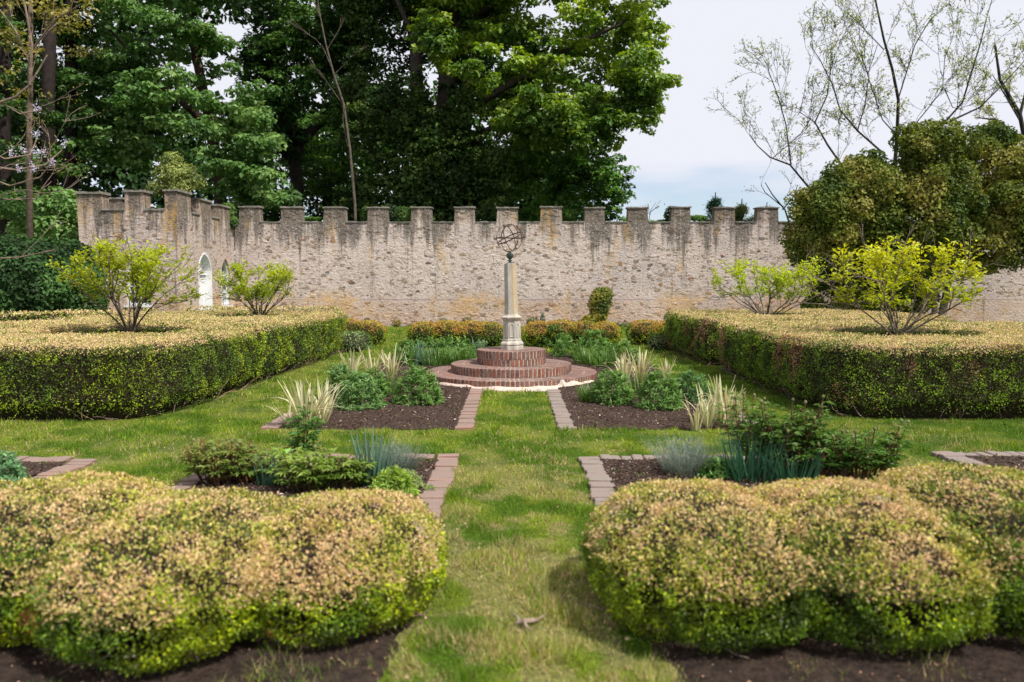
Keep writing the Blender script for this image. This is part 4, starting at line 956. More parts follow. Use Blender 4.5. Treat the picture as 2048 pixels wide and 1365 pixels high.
grassy(540, 975, 60, 62, 'short blue green iris fan in the middle of the lower left bed', gG, 30, w=.022, lean=.25, curve=.1, **blu)
grassy(1500, 962, 120, 96, 'dark green iris mass in the lower right bed in front of the peonies', gG, 120, w=.017, lean=.35, curve=.1, col=(.03, .09, .045), tip=(.06, .14, .085), name='bearded_iris', cat='iris')
grassy(1580, 968, 110, 70, 'dark green iris leaves at the foot of the peony right of centre', gG, 90, w=.017, lean=.35, curve=.1, col=(.03, .09, .045), tip=(.06, .14, .085), name='bearded_iris', cat='iris')

# variegated iris: each leaf is a part
def iris_leaf(seed):
    r = random.Random(seed); m = MB(); seg = 8; H = 1.0; cv = r.choice((.05, .12, .25, .5, .9)); le = r.uniform(.05, .3); w = .075; rows = []; cols = []
    cr_, gr, ye = (.62, .58, .38), (.22, .30, .08), (.60, .50, .14); mid = r.choice((gr, ye, ye, (.40, .42, .20)))
    for i in range(seg+1):
        t = i/seg; x = le*t+cv*t**2.6*.55; z = t-cv*.5*t**3.4; wd = w*(1-.93*t**2.6)*(.7+.5*math.sin(min(1, t*2)*math.pi/2))/2
        for q, c in ((-1, cr_), (-.35, cr_), (-.15, mid), (.25, mid), (.45, cr_), (1, cr_)): rows.append((x+.01*abs(q), q*wd, z)); cols.append(c)
    k = 6; Q = [(i*k+j, i*k+j+1, (i+1)*k+j+1, (i+1)*k+j) for i in range(seg) for j in range(k-1)]
    m.add(rows, Q, col=np.array(cols)); me = m.data('leaf'); me.materials.append(M_blade); return me
IL = [iris_leaf(i*3+1) for i in range(12)]
def iris(px, py, hpx, n, label, spread=.5):
    n = int(n*1.5); p = G(px, py); sc = p[1]/F_PX; h = hpx*sc*1.25; root = empty('variegated_iris', (p[0], p[1], .01), label, 'iris', 'cream striped irises in the beds')
    for i in range(n):
        a = random.uniform(0, 2*math.pi); o = link('leaf', random.choice(IL), None, root); s = h*random.uniform(.6, 1.05)
        o.location = (math.cos(a)*.05*h/.5*random.random(), math.sin(a)*.05*random.random(), 0); o.scale = (s*random.uniform(.7, 1.3)*spread*2, max(.32, s*.9), s); o.rotation_euler = (0, random.uniform(0, .35)*spread, a)
iris(612, 858, 92, 26, 'big cream striped iris at the near left corner of the left bed', .6)
iris(645, 848, 78, 16, 'cream striped iris just right of the biggest one in the left bed', .55)
iris(575, 855, 52, 10, 'low arching cream iris over the brick edging at far left corner', .8)
iris(745, 768, 60, 16, 'cream striped iris in the left bed behind the leafy perennials', .45)
iris(782, 762, 64, 22, 'tallest cream striped iris in the left bed close to the steps', .5)
iris(706, 762, 58, 10, 'thin cream striped iris at the left side of the left bed', .5)
iris(1247, 774, 66, 18, 'cream striped iris in the right bed close to the steps', .45)
iris(1280, 772, 66, 20, 'densest cream striped iris of the right bed behind the round perennials', .5)
iris(1330, 768, 48, 14, 'short cream striped iris right of the dense one in the right bed', .5)
iris(1392, 862, 62, 10, 'narrow cream iris leaning left at the near edge of the right bed', .35)
iris(1415, 856, 76, 14, 'cream striped iris with drooping leaves at the near edge of the right bed', .5)
iris(1442, 850, 92, 14, 'tallest cream iris with a bud at the near edge of the right bed', .4)
iris(1462, 858, 74, 12, 'outermost cream striped iris at the corner of the right bed', .4)
iris(840, 690, 24, 6, 'tiny cream iris behind the perennials left of the steps', .5)
iris(1222, 694, 28, 6, 'tiny cream iris in front of the golden box bush right of the steps', .5)

# peonies: stems, compound leaves, buds
def peony(px, py, wpx, hpx, nst, label, group, col=(.06, .125, .02), tip=(.13, .20, .045), stemc=(.12, .10, .04), bud=.5, Ls=.085, tall=None, bare=0.0, dy=.0):
    col = np.array(col)*1.5; tip = np.array(tip)*1.5; nst = int(nst*1.15)
    p = G(px, py); p[1] += dy; sc = p[1]/F_PX; r = wpx*sc/2; h = hpx*sc; root = empty('peony', (p[0], p[1], 0), label, 'peony', group); lf = MB(); st = MB()
    for s in range(nst):
        a = random.uniform(0, 2*math.pi); q = r*math.sqrt(random.random()); H = h*random.uniform(.6, .92)
        if tall and s < tall: H = h*random.uniform(.95, 1.08)
        top = np.array([math.cos(a)*q, math.sin(a)*q*.8, H]); base = np.array([top[0]*.45, top[1]*.45, 0]); m_ = (base+top)/2+np.array([0, 0, .02]); pts = [base, m_, top]; st.tube(pts, [.006, .005, .004], 5, col=stemc, cap=False)
        nl = int(H/.035)
        for k in range(nl):
            t = .25+.72*k/nl
            if tall and s < tall and t > .80 and random.random() < .3: continue
            if random.random() < bare*(1-t): continue
            b = base+(top-base)*t; aa = k*2.4+random.random(); o = np.array([math.cos(aa), math.sin(aa), .45+.3*t]); o /= np.linalg.norm(o); pet = Ls*random.uniform(.5, 1.1)*(1.15-.45*t); e = b+o*pet; st.tube([b, e], [.0025, .002], 3, col=stemc, cap=False)
            m3 = 7; th = np.linspace(-1.5, 1.5, m3); S_ = np.array([-math.sin(aa), math.cos(aa), 0]); O = np.array([math.cos(aa), math.sin(aa), .05]); D = np.cos(th)[:, None]*O+np.sin(th)[:, None]*S_+RNG.normal(size=(m3, 3))*.18
            P = np.tile(e, (m3, 1)); N = np.tile([0, 0, 1.], (m3, 1))+RNG.normal(size=(m3, 3))*.35; L_ = Ls*(.9-.25*np.abs(th)/1.5)*random.uniform(.8, 1.2); C = lerpc(col, tip, np.full(m3, min(1, max(0, t*.8+random.uniform(-.2, .3)))))
            leaves(lf, P, D, N, L_, L_*.27, jit(C, .12), .35)
        if random.random() < bud or (tall and s < tall):
            bm = MB(); 
            st.lathe([(.002, H), (.010, H+.006), (.014, H+.018), (.010, H+.029), (.003, H+.034)], 8, col=(.22, .22, .10), cx=top[0], cy=top[1])
    st.build('stems', M_bark, root); lf.build('foliage', M_leaf, root); return root
gP = 'peonies in the lower beds'
peony(600, 935, 60, 118, 5, 'single tall leafy peony shoot standing before the white iris at left', gP, col=(.05, .12, .03), tip=(.09, .17, .04), tall=2, Ls=.10)
peony(440, 972, 150, 104, 26, 'reddish green peony at the left of the lower left bed', gP, col=(.08, .13, .025), tip=(.17, .19, .05), stemc=(.20, .09, .05), bud=.2)
peony(500, 972, 100, 84, 18, 'bronze tinted peony near the middle of the lower left bed', gP, col=(.07, .14, .025), tip=(.16, .20, .05), stemc=(.20, .09, .05), bud=.2)
peony(620, 985, 160, 92, 36, 'spreading yellow green peony in the lower left bed', gP, col=(.08, .15, .02), tip=(.20, .26, .06), bud=.1)
peony(695, 982, 90, 78, 20, 'yellow green peony left of the tall blue iris fan', gP, col=(.08, .15, .02), tip=(.19, .25, .06), bud=.1)
peony(1560, 950, 170, 152, 30, 'tall dark green peony with round buds in the lower right bed', gP, col=(.035, .085, .014), tip=(.08, .14, .03), tall=6, stemc=(.16, .08, .04))
peony(1480, 935, 90, 142, 10, 'peony with long bare red stems left of the tall dark one', gP, col=(.04, .09, .015), tip=(.10, .16, .035), tall=4, stemc=(.20, .09, .05), bare=.8)
peony(1720, 960, 200, 112, 36, 'wide dark green peony with bud stems at the right of the lower right bed', gP, col=(.035, .085, .014), tip=(.08, .15, .03), tall=6, stemc=(.16, .08, .04))
peony(1640, 960, 110, 80, 18, 'dark green peony between the two taller ones in the lower right bed', gP, col=(.035, .085, .014), tip=(.08, .15, .03), stemc=(.16, .08, .04))
dome_plant(785, 1000, 80, 52, 'bright green ferny clump beside the brick edging of the lower left bed', gD, n=900, leafL=.05, col=(.09, .17, .02), tip=(.20, .28, .05), spiky=.9)
dome_plant(800, 985, 90, 36, 'low pale green groundcover in front of the lavender at left', gD, n=900, leafL=.035, col=(.12, .17, .05), tip=(.22, .27, .11))
dome_plant(555, 955, 60, 40, 'bright broad leaved clump between the lower left peonies', gD, n=300, leafL=.09, col=(.09, .19, .03), tip=(.16, .28, .06), asp=.5)
dome_plant(1435, 962, 50, 36, 'small dark broad leaved clump beside the lower right lavender', gD, n=300, leafL=.07, col=(.04, .10, .02), tip=(.09, .17, .04), asp=.45)
dome_plant(4, 975, 60, 60, 'grey green clump in the bed at the left edge of the picture', gD, n=700, leafL=.05, col=(.06, .14, .05), tip=(.14, .24, .12))
dome_plant(860, 985, 16, 8, 'small weed on the mulch of the lower left bed', gD, n=60, leafL=.025, col=(.10, .16, .03), tip=(.16, .22, .06))
dome_plant(1290, 820, 20, 14, 'small pale seedling on the mulch of the right bed', gD, n=60, leafL=.04, col=(.14, .19, .05), tip=(.26, .30, .12), asp=.5)
def lavender(px, py, wpx, hpx, label):
    p = G(px, py); sc = p[1]/F_PX; mb = MB(); blades(mb, (0, 0), 420, hpx*sc*1.1, wpx*sc*.9, .004, (.10, .12, .08), (.24, .29, .25), .75, .15, 3)
    n = 1600; a = RNG.random(n)*2*math.pi; rr = RNG.random(n)**.5; hh = RNG.random(n)**.7; P = np.stack([np.cos(a)*rr*wpx*sc*.5*(.5+.5*hh), np.sin(a)*rr*wpx*sc*.4, hh*hpx*sc*.95], 1); ok = (P[:, 2]/(hpx*sc))**2+(rr)**2*.8 < 1.05; P = P[ok]; n = len(P)
    D = rdir(n, 1.0); leaves(mb, P, D, rdir(n), .028, .005, jit(np.tile((.20, .25, .20), (n, 1)), .2), .2)
    o = mb.build('lavender', M_blade); o.location = (p[0], p[1], .01); tag(o, label, 'lavender', 'grey lavender bushes')
lavender(1372, 952, 110, 78, 'grey green lavender bush behind the lower right box bush')
lavender(792, 950, 86, 62, 'grey lavender bush at the right end of the lower left bed')
# weeds strewn on mulch
mb = MB()
for key in BEDS:
    x0, x1, y0, y1 = BEDS[key]
    for _ in range(26 if y0 < 8 else 22):
        c = np.array([random.choice((x0+bw+random.random()*.25, x1-bw-random.random()*.25)) if random.random() < .7 else random.uniform(x0+bw, x1-bw), random.uniform(y0+bw, y1-bw), .03])
        if math.hypot(c[0]-CX, c[1]-CY) < 1.5: continue
        n = random.randint(8, 26); a = RNG.random(n)*2*math.pi; P = c+np.stack([np.cos(a), np.sin(a), np.zeros(n)], 1)*(RNG.random(n)*random.uniform(.03, .09))[:, None]; D = rdir(n); D[:, 2] = np.abs(D[:, 2])*.6+.1
        leaves(mb, P, D, rdir(n, 1.5), .018, .010, jit(np.tile((.14, .18, .05), (n, 1)), .2))
tag(mb.build('weeds', M_leaf), 'tiny green weeds sprouting along the edges of the mulch beds', 'weeds', kind='stuff')

# ================================================================== SMALL TREES IN THE HEDGES
def vase_tree(px, py, Y, wpx, hpx, label, seed, leafc, tipc, depth=3, nst=8, leafL=.085, perTip=9, flat=.75, bark=(.15, .11, .085), cut=.0, lean=0):
    global RNG
    keepr = RNG; RNG = np.random.default_rng(seed); random.seed(seed)
    b = at(px, py, Y); b[2] = 0.0; top = at(px, py-hpx, Y)[2]; r = wpx*Y/F_PX/2; root = empty('azalea_tree', tuple(b), label, 'small tree', 'small trees growing out of the box hedges')
    mb = MB(); tips = []; z0 = .78; H = top-z0
    for s in range(3): mb.tube([(random.uniform(-.03, .03), random.uniform(-.03, .03), 0), (random.uniform(-.02, .02), random.uniform(-.02, .02), z0)], [.03, .024], 6, col=bark)
    for s in range(nst):
        a = 2*math.pi*s/nst+random.uniform(-.3, .3); o = random.uniform(.45, 1.15); ex = np.array([math.cos(a)*r*o*1.25+lean, math.sin(a)*r*o*1.0, H*random.uniform(.70, 1.0)*(1.15-.52*o)]); L0 = np.linalg.norm(ex)*.56
        branch(mb, (0, 0, z0-.02), ex+np.array([0, 0, .12*H]), L0, .017, depth, tips, spread=.62, curl=.10, grav=.02, kids=(2, 3), shrink=.62, k=5, col=bark, minr=.0018)
    T = np.array([t[0] for t in tips]); Dr = np.array([t[1] for t in tips])
    ok = (np.hypot(T[:, 0], T[:, 1]) < r*1.08) & (T[:, 2] < z0+H*1.02) & (T[:, 2] > z0+H*.38); T = T[ok]; Dr = Dr[ok]
    lf = MB(); n = len(T)
    for k in range(perTip):
        P = T-Dr*(RNG.random((n, 1))*.10)+RNG.normal(size=(n, 3))*.045; a = RNG.random(n)*2*math.pi; D = nrm(np.stack([np.cos(a), np.sin(a), .15+.5*RNG.random(n)], 1)+Dr*.35); N = nrm(np.array([0, 0, 1.])+RNG.normal(size=(n, 3))*.4); L_ = leafL*(.6+.6*RNG.random(n))
        leaves(lf, P, D, N, L_, L_*.42, jit(lerpc(leafc, tipc, sm(P[:, 2], z0+H*.3, z0+H*.95)*.7+.3*RNG.random(n)), .13), .35)
    mb.build('branches', M_bark, root); lf.build('crown', M_leafthin, root)
    if Y < 14: m = MB(); m.lathe([(.04, z0-.10), (.042, z0-.05), (.04, z0-.0)], 10, col=(.02, .09, .09)); m.build('tree_tie', M_chip, root)
    RNG = keepr; return root
vase_tree(258, 655, 12.5, 250, 165, 'multi stemmed small tree with loose yellow green leaves in the left hedge', 4, (.20, .27, .02), (.42, .48, .045), nst=10, leafL=.095, perTip=6)
vase_tree(518, 627, 18.0, 150, 98, 'compact yellow green small tree in the left hedge beside the door', 5, (.20, .28, .02), (.42, .49, .045), nst=11, leafL=.09, perTip=7)
vase_tree(1797, 660, 12.1, 262, 174, 'broad vase shaped small tree in the nearer right hedge with grey stems', 6, (.24, .30, .02), (.52, .54, .06), nst=13, leafL=.10, perTip=6, bark=(.22, .17, .13))
vase_tree(1532, 627, 18.6, 200, 104, 'flat topped vase shaped small tree in the farther right hedge', 8, (.22, .32, .02), (.44, .52, .05), nst=13, leafL=.10, perTip=6, bark=(.24, .19, .16))

# ================================================================== PLANTS ALONG THE WALL
def shrub(name, puffl, label, cat, cf, dens, size, group=None, stems=(), mat=None, shell=.45, up=.5, lay=.45, barkc=(.10, .08, .06)):
    c = np.mean([p[0] for p in puffl], 0); root = empty(name, (c[0], c[1], 0), label, cat, group); inv = -np.array(root.location)
    mb = MB(); puffs(mb, puffl, dens, size, cf, shell, up, lay); o = mb.build('foliage', mat or M_leaf, root); o.location = inv
    if stems:
        m = MB()
        for pts, r0, r1 in stems: m.tube(pts, np.linspace(r0, r1, len(pts)), 7, col=barkc, cap=False)
        o = m.build('stems', M_bark, root); o.location = inv
    return root
p = at(1200, 655, 28.6)
shrub('golden_shrub', [(at(1200, 605, 28.6), (.42, .35, .55)), (at(1206, 590, 28.6), (.38, .3, .3)), (at(1196, 630, 28.6), (.34, .3, .35)), (at(1180, 640, 28.5), (.3, .25, .2))], 'upright golden conifer trained against the foot of the wall', 'shrub', tree_cols((.13, .16, .02), (.28, .26, .04), (.06, .09, .015), 2.5, 2), 1100, .08, shell=.6, stems=[([p+np.array([0, 0, -.1]), at(1203, 600, 28.6)], .04, .02)])
for px, py, w, h, lab, colr in ((1066, 645, .28, .22, 'small twiggy shrub at the wall foot just right of the column', (.10, .12, .03)), (935, 645, .22, .2, 'small sprouting shrub at the wall foot left of the column', (.13, .15, .03)), (793, 646, .18, .15, 'small yellow tuft at the wall foot behind the left bushes', (.18, .16, .03)), (1085, 640, .10, .25, 'little dark conifer at the wall foot right of the column', (.03, .08, .05)), (830, 655, .3, .1, 'low weedy patch at the wall foot left', (.16, .18, .05)), (1250, 655, .5, .12, 'low weedy patch at the wall foot right of the golden conifer', (.13, .17, .04))):
    c = at(px, py, 28.9); c[2] = max(c[2], h*.5); shrub('wall_foot_shrub', [(c, (w, .2, h))], lab, 'shrub', tree_cols(colr, np.array(colr)*1.6, np.array(colr)*.6, 3, 3), 700, .06, group='small plants at the foot of the wall')

# evergreen arborvitae in front of the wall at right
evc = tree_cols((.125, .160, .024), (.25, .24, .055), (.055, .095, .018), 1.1, 6, .2)
def evergreen(name, pl, label, trunks, dens=235, seed=1):
    return shrub(name, fluff(pl, 17, .33, .95, .88, .90, len(pl)), label, 'evergreen tree', evc, dens, .10, 'arborvitae trees in front of the wall', stems=trunks, mat=M_dark, shell=.35, up=.3, lay=.6, barkc=(.22, .18, .15))
def Pf(px, py, Y, a, b=None, c=None): return (at(px, py, Y), (a, b or a*.9, c or a))
EY = 26.0
evergreen('arborvitae', [Pf(1700, 420, EY, 1.6, 1.4, 1.5), Pf(1660, 480, EY, 1.25, 1.2, 1.2), Pf(1720, 360, EY, 1.0, 1.1, .8), Pf(1760, 490, EY-.3, 1.3, 1.2, 1.2), Pf(1640, 425, EY, .95), Pf(1690, 515, EY, 1.2, 1.0, .6), Pf(1650, 540, EY+.3, .8, .8, .8), Pf(1720, 570, EY+.3, 1.1, .8, .9), Pf(1790, 560, EY+.3, 1.0, .7, 1.0), Pf(1625, 490, EY, .9, .9, .9), Pf(1660, 600, EY+.5, .9, .7, .8), Pf(1745, 610, EY+.5, 1.0, .7, .8), Pf(1815, 600, EY+.5, .8, .6, .8), Pf(1700, 620, EY+.6, .9, .7, .6), Pf(1745, 345, EY+.2, .8, .8, .6)], 'broad dome shaped arborvitae shading the wall, leftmost of the three', [([(at(1740, 600, EY)*np.array([1, 1, 0])), at(1735, 540, EY), at(1720, 440, EY)], .12, .06)])
evergreen('arborvitae', [Pf(1865, 310, EY-.3, 1.15, 1.1, .95), Pf(1880, 370, EY-.3, 1.4, 1.3, 1.2), Pf(1850, 440, EY-.5, 1.5, 1.3, 1.2), Pf(1900, 480, EY-.3, 1.3, 1.2, .9), Pf(1830, 520, EY, 1.1, .9, .7), Pf(1840, 290, EY-.3, .75, .8, .6)], 'tallest arborvitae with two bare pale trunks below its crown, middle of the three',
          [([at(1868, 632, EY)*np.array([1, 1, 0]), at(1870, 600, EY), at(1876, 530, EY), at(1880, 400, EY)], .10, .05), ([at(1880, 632, EY)*np.array([1, 1, 0]), at(1890, 600, EY), at(1905, 530, EY), at(1900, 400, EY)], .14, .07)])
evergreen('arborvitae', [Pf(1990, 330, EY, 1.1, 1.1, 1.0), Pf(2010, 410, EY, 1.5, 1.3, 1.3), Pf(1990, 480, EY, 1.3, 1.2, 1.0), Pf(1985, 290, EY, .7), Pf(2090, 380, EY, 1.6), Pf(1975, 525, EY, .7, .7, .3), Pf(2110, 470, EY, 1.2)], 'darker arborvitae cut off by the right edge of the picture', [([at(2130, 640, EY)*np.array([1, 1, 0]), at(2110, 430, EY)], .15, .08)])

# dark yew hedge mass at the left behind
YC = tree_cols((.045, .105, .028), (.08, .165, .045), (.022, .05, .015), 1.2, 9, .2)
shrub('yew_hedge', [Pf(30, 560, 20, 1.3, 1.2, 1.0), Pf(110, 560, 21.5, 1.2, 1.2, 1.1), Pf(60, 520, 21, 1.0, 1.0, .6), Pf(160, 580, 22.5, .8, .9, .9), Pf(-60, 540, 20, 1.4, 1.2, 1.2), Pf(30, 600, 20, 1.4, 1.1, .8), Pf(120, 610, 21.5, 1.2, 1.0, .8), Pf(150, 530, 22, .7, .8, .7), Pf(0, 505, 21, .8, .8, .5)], 'dark green rounded yew mass left of the gatehouse', 'evergreen shrub', YC, 300, .10, mat=M_dark, shell=.25, up=.3, lay=.6)

# ================================================================== WOODLAND BEYOND THE WALL
def cloud_puffs(px0, px1, py0, py1, Y, n, rad, seed, inside=None, dY=1.5, flat=.6):
    rs = random.Random(seed); out = []; t = 0
    while len(out) < n and t < n*30:
        t += 1; x = rs.uniform(px0, px1); y = rs.uniform(py0, py1)
        if inside and not inside(x, y): continue
        r = rad*rs.uniform(.6, 1.3); out.append((at(x, y, Y+rs.uniform(-dY, dY)), (r, r*.9, r*flat)))
    return out
def inp(poly): 
    return lambda x, y: bool(inpoly(np.array([x]), np.array([y]), poly)[0])
def big_tree(name, label, pl, cf, dens, size, trunkpts=None, tr=(.35, .2), limbs=(), group='trees behind the wall', mat=None, barkc=(.075, .06, .05), up=.9, lay=.4, shell=.6, extra=None, fl=8):
    c = pl[0][0]; base = trunkpts[0] if trunkpts is not None else c
    root = empty(name, (float(base[0]), float(base[1]), 0), label, 'tree', group); inv = -np.array(root.location)
    if fl: pl = fluff(pl, fl, .42, .42, .66, .95, len(pl))
    mb = MB(); puffs(mb, pl, dens, size, cf, shell, up, lay)
    if extra: extra(mb)
    o = mb.build('crown', mat or M_leaf, root); o.location = inv
    m = MB()
    if trunkpts is not None:
        P = np.array(trunkpts, float); m.tube(P, np.linspace(tr[0], tr[1], len(P)), 10, col=barkc)
        for lp, r0, r1 in limbs: m.tube(np.array(lp), np.linspace(r0, r1, len(lp)), 7, col=barkc)
        o = m.build('trunk', M_bark, root, smooth=True); o.location = inv
    return root
def foot(px, Y): q = at(px, 640, Y); q[2] = 0; return q

# central maple with ivy, px 720..1330
mc = tree_cols((.150, .245, .032), (.31, .42, .06), (.075, .15, .026), .8, 12, .16)
MP = [(830, -60), (1000, -90), (1200, -80), (1330, -40), (1325, 70), (1300, 170), (1310, 215), (1260, 260), (1200, 300), (1080, 285), (1000, 270), (985, 200), (900, 185), (850, 130), (830, 60)]
pl = cloud_puffs(830, 1335, -90, 300, 33.5, 84, .95, 31, inp(MP), 2.0)
pl += [Pf(1010+i*55, 265-abs(i-2)*14, 32.2, .75, .8, .4) for i in range(5)] + [Pf(1290, 30, 33, 1.0, 1, .8), Pf(1290, 110, 33, .9, .9, .6), Pf(1265, 180, 33, .9, 1, .6), Pf(1290, 200, 32.5, .6, .6, .4), Pf(1240, 235, 33, .8, 1, .5)]
pl += [Pf(880, 95, 31.8, .9, .9, .6), Pf(930, 140, 31.6, 1.0, .9, .5), Pf(860, 50, 32, .8, .8, .6), Pf(975, 165, 31.8, .6, .8, .4)]
pl += cloud_puffs(780, 1300, -330, -60, 34.5, 34, 1.5, 32, None, 2.5) + cloud_puffs(840, 1310, -60, 290, 36.5, 44, 1.0, 132, inp(MP), 1.0, .7)
T0 = foot(870, 36)
big_tree('maple_tree', 'huge leafy maple with bright green outer leaves behind the middle of the wall', pl, mc, 47, .19, [T0, at(875, 420, 36), at(890, 250, 36), at(900, 50, 36), at(920, -100, 36)], (.55, .3),
         [([at(890, 250, 36), at(1000, 180, 35), at(1150, 90, 34), at(1280, 30, 33.5)], .22, .05), ([at(885, 300, 36), at(1000, 250, 35), at(1120, 215, 34), at(1250, 210, 33)], .18, .04), ([at(895, 150, 36), at(820, 60, 35), at(780, -30, 34)], .18, .06), ([at(900, 60, 36), at(1060, -30, 35), at(1200, -60, 35)], .18, .05)])
# dark, ivy hung inner mass
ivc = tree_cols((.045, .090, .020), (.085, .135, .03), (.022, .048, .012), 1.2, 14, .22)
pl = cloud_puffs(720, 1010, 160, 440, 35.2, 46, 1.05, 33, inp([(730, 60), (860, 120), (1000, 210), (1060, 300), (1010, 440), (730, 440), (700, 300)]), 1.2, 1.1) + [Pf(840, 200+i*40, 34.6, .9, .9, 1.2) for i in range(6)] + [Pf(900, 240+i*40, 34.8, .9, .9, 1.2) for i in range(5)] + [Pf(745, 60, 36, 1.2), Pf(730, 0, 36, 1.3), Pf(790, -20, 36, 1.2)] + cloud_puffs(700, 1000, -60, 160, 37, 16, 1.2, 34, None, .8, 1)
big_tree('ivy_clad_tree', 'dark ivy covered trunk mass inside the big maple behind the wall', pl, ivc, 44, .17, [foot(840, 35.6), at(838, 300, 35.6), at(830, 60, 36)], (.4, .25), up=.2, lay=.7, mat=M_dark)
# lower right green tree, px 1050..1270, y 280..445
lc = tree_cols((.09, .20, .035), (.15, .30, .05), (.035, .08, .018), .9, 16, .16)
pl = cloud_puffs(1010, 1262, 300, 440, 37, 34, .9, 35, inp([(1000, 290), (1130, 285), (1215, 330), (1262, 400), (1265, 440), (1000, 440)]), 1.5, .8)
big_tree('linden_tree', 'lower mid green tree at the right foot of the big maple', pl, lc, 55, .17, [foot(1130, 38), at(1125, 350, 38)], (.2, .1))
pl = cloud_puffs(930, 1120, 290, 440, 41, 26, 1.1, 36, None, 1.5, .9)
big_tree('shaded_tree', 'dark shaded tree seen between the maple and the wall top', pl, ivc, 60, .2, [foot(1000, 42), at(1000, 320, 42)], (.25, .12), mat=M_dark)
# left maple, px 160..560
lm = tree_cols((.115, .225, .058), (.20, .32, .10), (.060, .125, .036), .75, 18, .15)
LP = [(170, -60), (450, -60), (490, 50), (470, 130), (530, 190), (560, 290), (555, 400), (430, 405), (300, 330), (170, 330), (150, 200), (190, 100)]
pl = cloud_puffs(150, 565, -60, 405, 33.5, 84, .95, 37, inp(LP), 2.2, .45) + cloud_puffs(100, 560, -330, -50, 34.5, 26, 1.5, 38, None, 2.0)
pl += [Pf(500, 225, 32, .8, .9, .35), Pf(525, 300, 32, .7, .9, .3), Pf(500, 345, 31.5, .9, .9, .3), Pf(540, 350, 31.5, .6, .7, .25), Pf(440, 330, 31.5, .9, .9, .3), Pf(340, 150, 32, 1.0, .9, .4), Pf(400, 250, 31.5, 1.1, .9, .4), Pf(260, 210, 31.8, .9, .9, .4)]
big_tree('maple_tree', 'broad mid green maple with layered boughs behind the gatehouse', pl, lm, 55, .19, [foot(445, 35), at(440, 380, 35), at(420, 250, 35), at(380, 50, 35)], (.32, .18), [([at(425, 260, 35), at(300, 150, 34), at(220, 60, 34)], .15, .05)], barkc=(.10, .06, .05))
# tree with leaning bough, px 480..720
dc = tree_cols((.052, .120, .024), (.105, .20, .04), (.015, .035, .008), .9, 20, .2)
DP = [(480, -60), (740, -60), (730, 200), (700, 260), (620, 200), (530, 250), (500, 180), (475, 160), (530, 70)]
pl = cloud_puffs(480, 740, -60, 260, 37.5, 50, .95, 39, inp(DP), 1.5, .8) + cloud_puffs(480, 760, -300, -60, 38, 16, 1.4, 40) + cloud_puffs(480, 600, 170, 300, 38.5, 12, .9, 45, None, 1, 1)
big_tree('oak_tree', 'dark tree with a long leaning bough between the two maples', pl, dc, 70, .17, [foot(610, 38), at(590, 330, 38), at(600, 285, 38), at(660, 225, 37.5), at(700, 190, 37), at(740, 120, 37)], (.30, .16), [([at(588, 330, 38), at(560, 200, 38), at(540, 60, 38)], .2, .1)], mat=M_dark, barkc=(.03, .025, .02))
# understorey saplings px 560..730, y 230..430
uc = tree_cols((.085, .20, .03), (.16, .30, .045), (.03, .07, .015), 1.0, 22, .18)
for i, (x0, x1, y0, y1, Y, nn, lab) in enumerate(((590, 680, 225, 330, 43, 12, 'sunlit young tree deep in the wood below the leaning bough'), (640, 735, 260, 430, 40, 16, 'bright green sapling beyond the wall left of the ivy clad tree'), (560, 650, 330, 440, 41, 14, 'shaded sapling beyond the third merlon from the gatehouse'), (455, 570, 390, 440, 40, 10, 'low bush beyond the wall next to the gatehouse'))):
    big_tree('sapling', lab, cloud_puffs(x0, x1, y0, y1, Y, nn, .8, 50+i, None, 1.0, .6), uc if i < 2 else dc, 48, .16, [foot((x0+x1)/2, Y), at((x0+x1)/2, y0+20, Y)], (.09, .04), group='saplings beyond the wall')
# far-left wood: trunks and dark foliage
for i, (px, wpx, Y, lab) in enumerate(((98, 26, 31, 'thick dark trunk at the left with foliage round it'), (142, 26, 33, 'second thick dark trunk right of the first at far left'), (10, 22, 30, 'dark trunk at the left edge of the picture'))):
    lo_ = cloud_puffs(px-90, px+60, -80, 130, Y+1.5, 12, 1.0, 60+i, None, 1.5, .6) + cloud_puffs(px-60, px+60, -40, 420, Y-1.2, 9, .7, 260+i, None, .5, .5) + cloud_puffs(px-60, px+60, 140, 400, Y+4, 13, .9, 70+i, None, 1.2, .7) + cloud_puffs(px-100, px+80, -300, -80, Y+1, 8, 1.5, 80+i)
    big_tree('woodland_tree', lab, lo_, tree_cols((.050, .115, .026), (.095, .18, .04), (.022, .052, .014), .9, 24+i, .2), 58, .17, [foot(px+4, Y), at(px, 400, Y), at(px-2, 200, Y), at(px+6, -60, Y)], (wpx*mpp(Y)/2*1.15, wpx*mpp(Y)/2*.8), mat=M_leaf, barkc=(.028, .020, .018))
shrub('woodland_bush', cloud_puffs(0, 175, 400, 480, 26, 18, .7, 91, None, .8, .5), 'spreading shaded maple boughs above the yew at far left', 'bush', lm, 60, .16, up=1.2, lay=.3)
# the dark wood farther back, reads as one mass
def woodmass(mb):
    pass
pl = []
rs = random.Random(5)
for i in range(230):
    x = rs.uniform(-120, 1150); y = rs.uniform(-220, 480) if i < 170 else rs.uniform(210, 470)
    if 440 < x < 520 and 40 < y < 170: continue
    if 60 < x < 150 and y < 60: continue
    if 1030 < x and y < 250: continue
    if 1000 < x and y < 160: continue
    pl.append((at(x, y, rs.uniform(47, 54)), (1.7, 1.2, 1.5)))
mb = MB(); puffs(mb, pl, 10, .42, tree_cols((.035, .085, .018), (.07, .14, .028), (.016, .038, .010), .4, 28, .2), .5, .3, .6)
tag(mb.build('woodland', M_dark), 'dense dark wood far behind the wall', 'wood', kind='stuff')

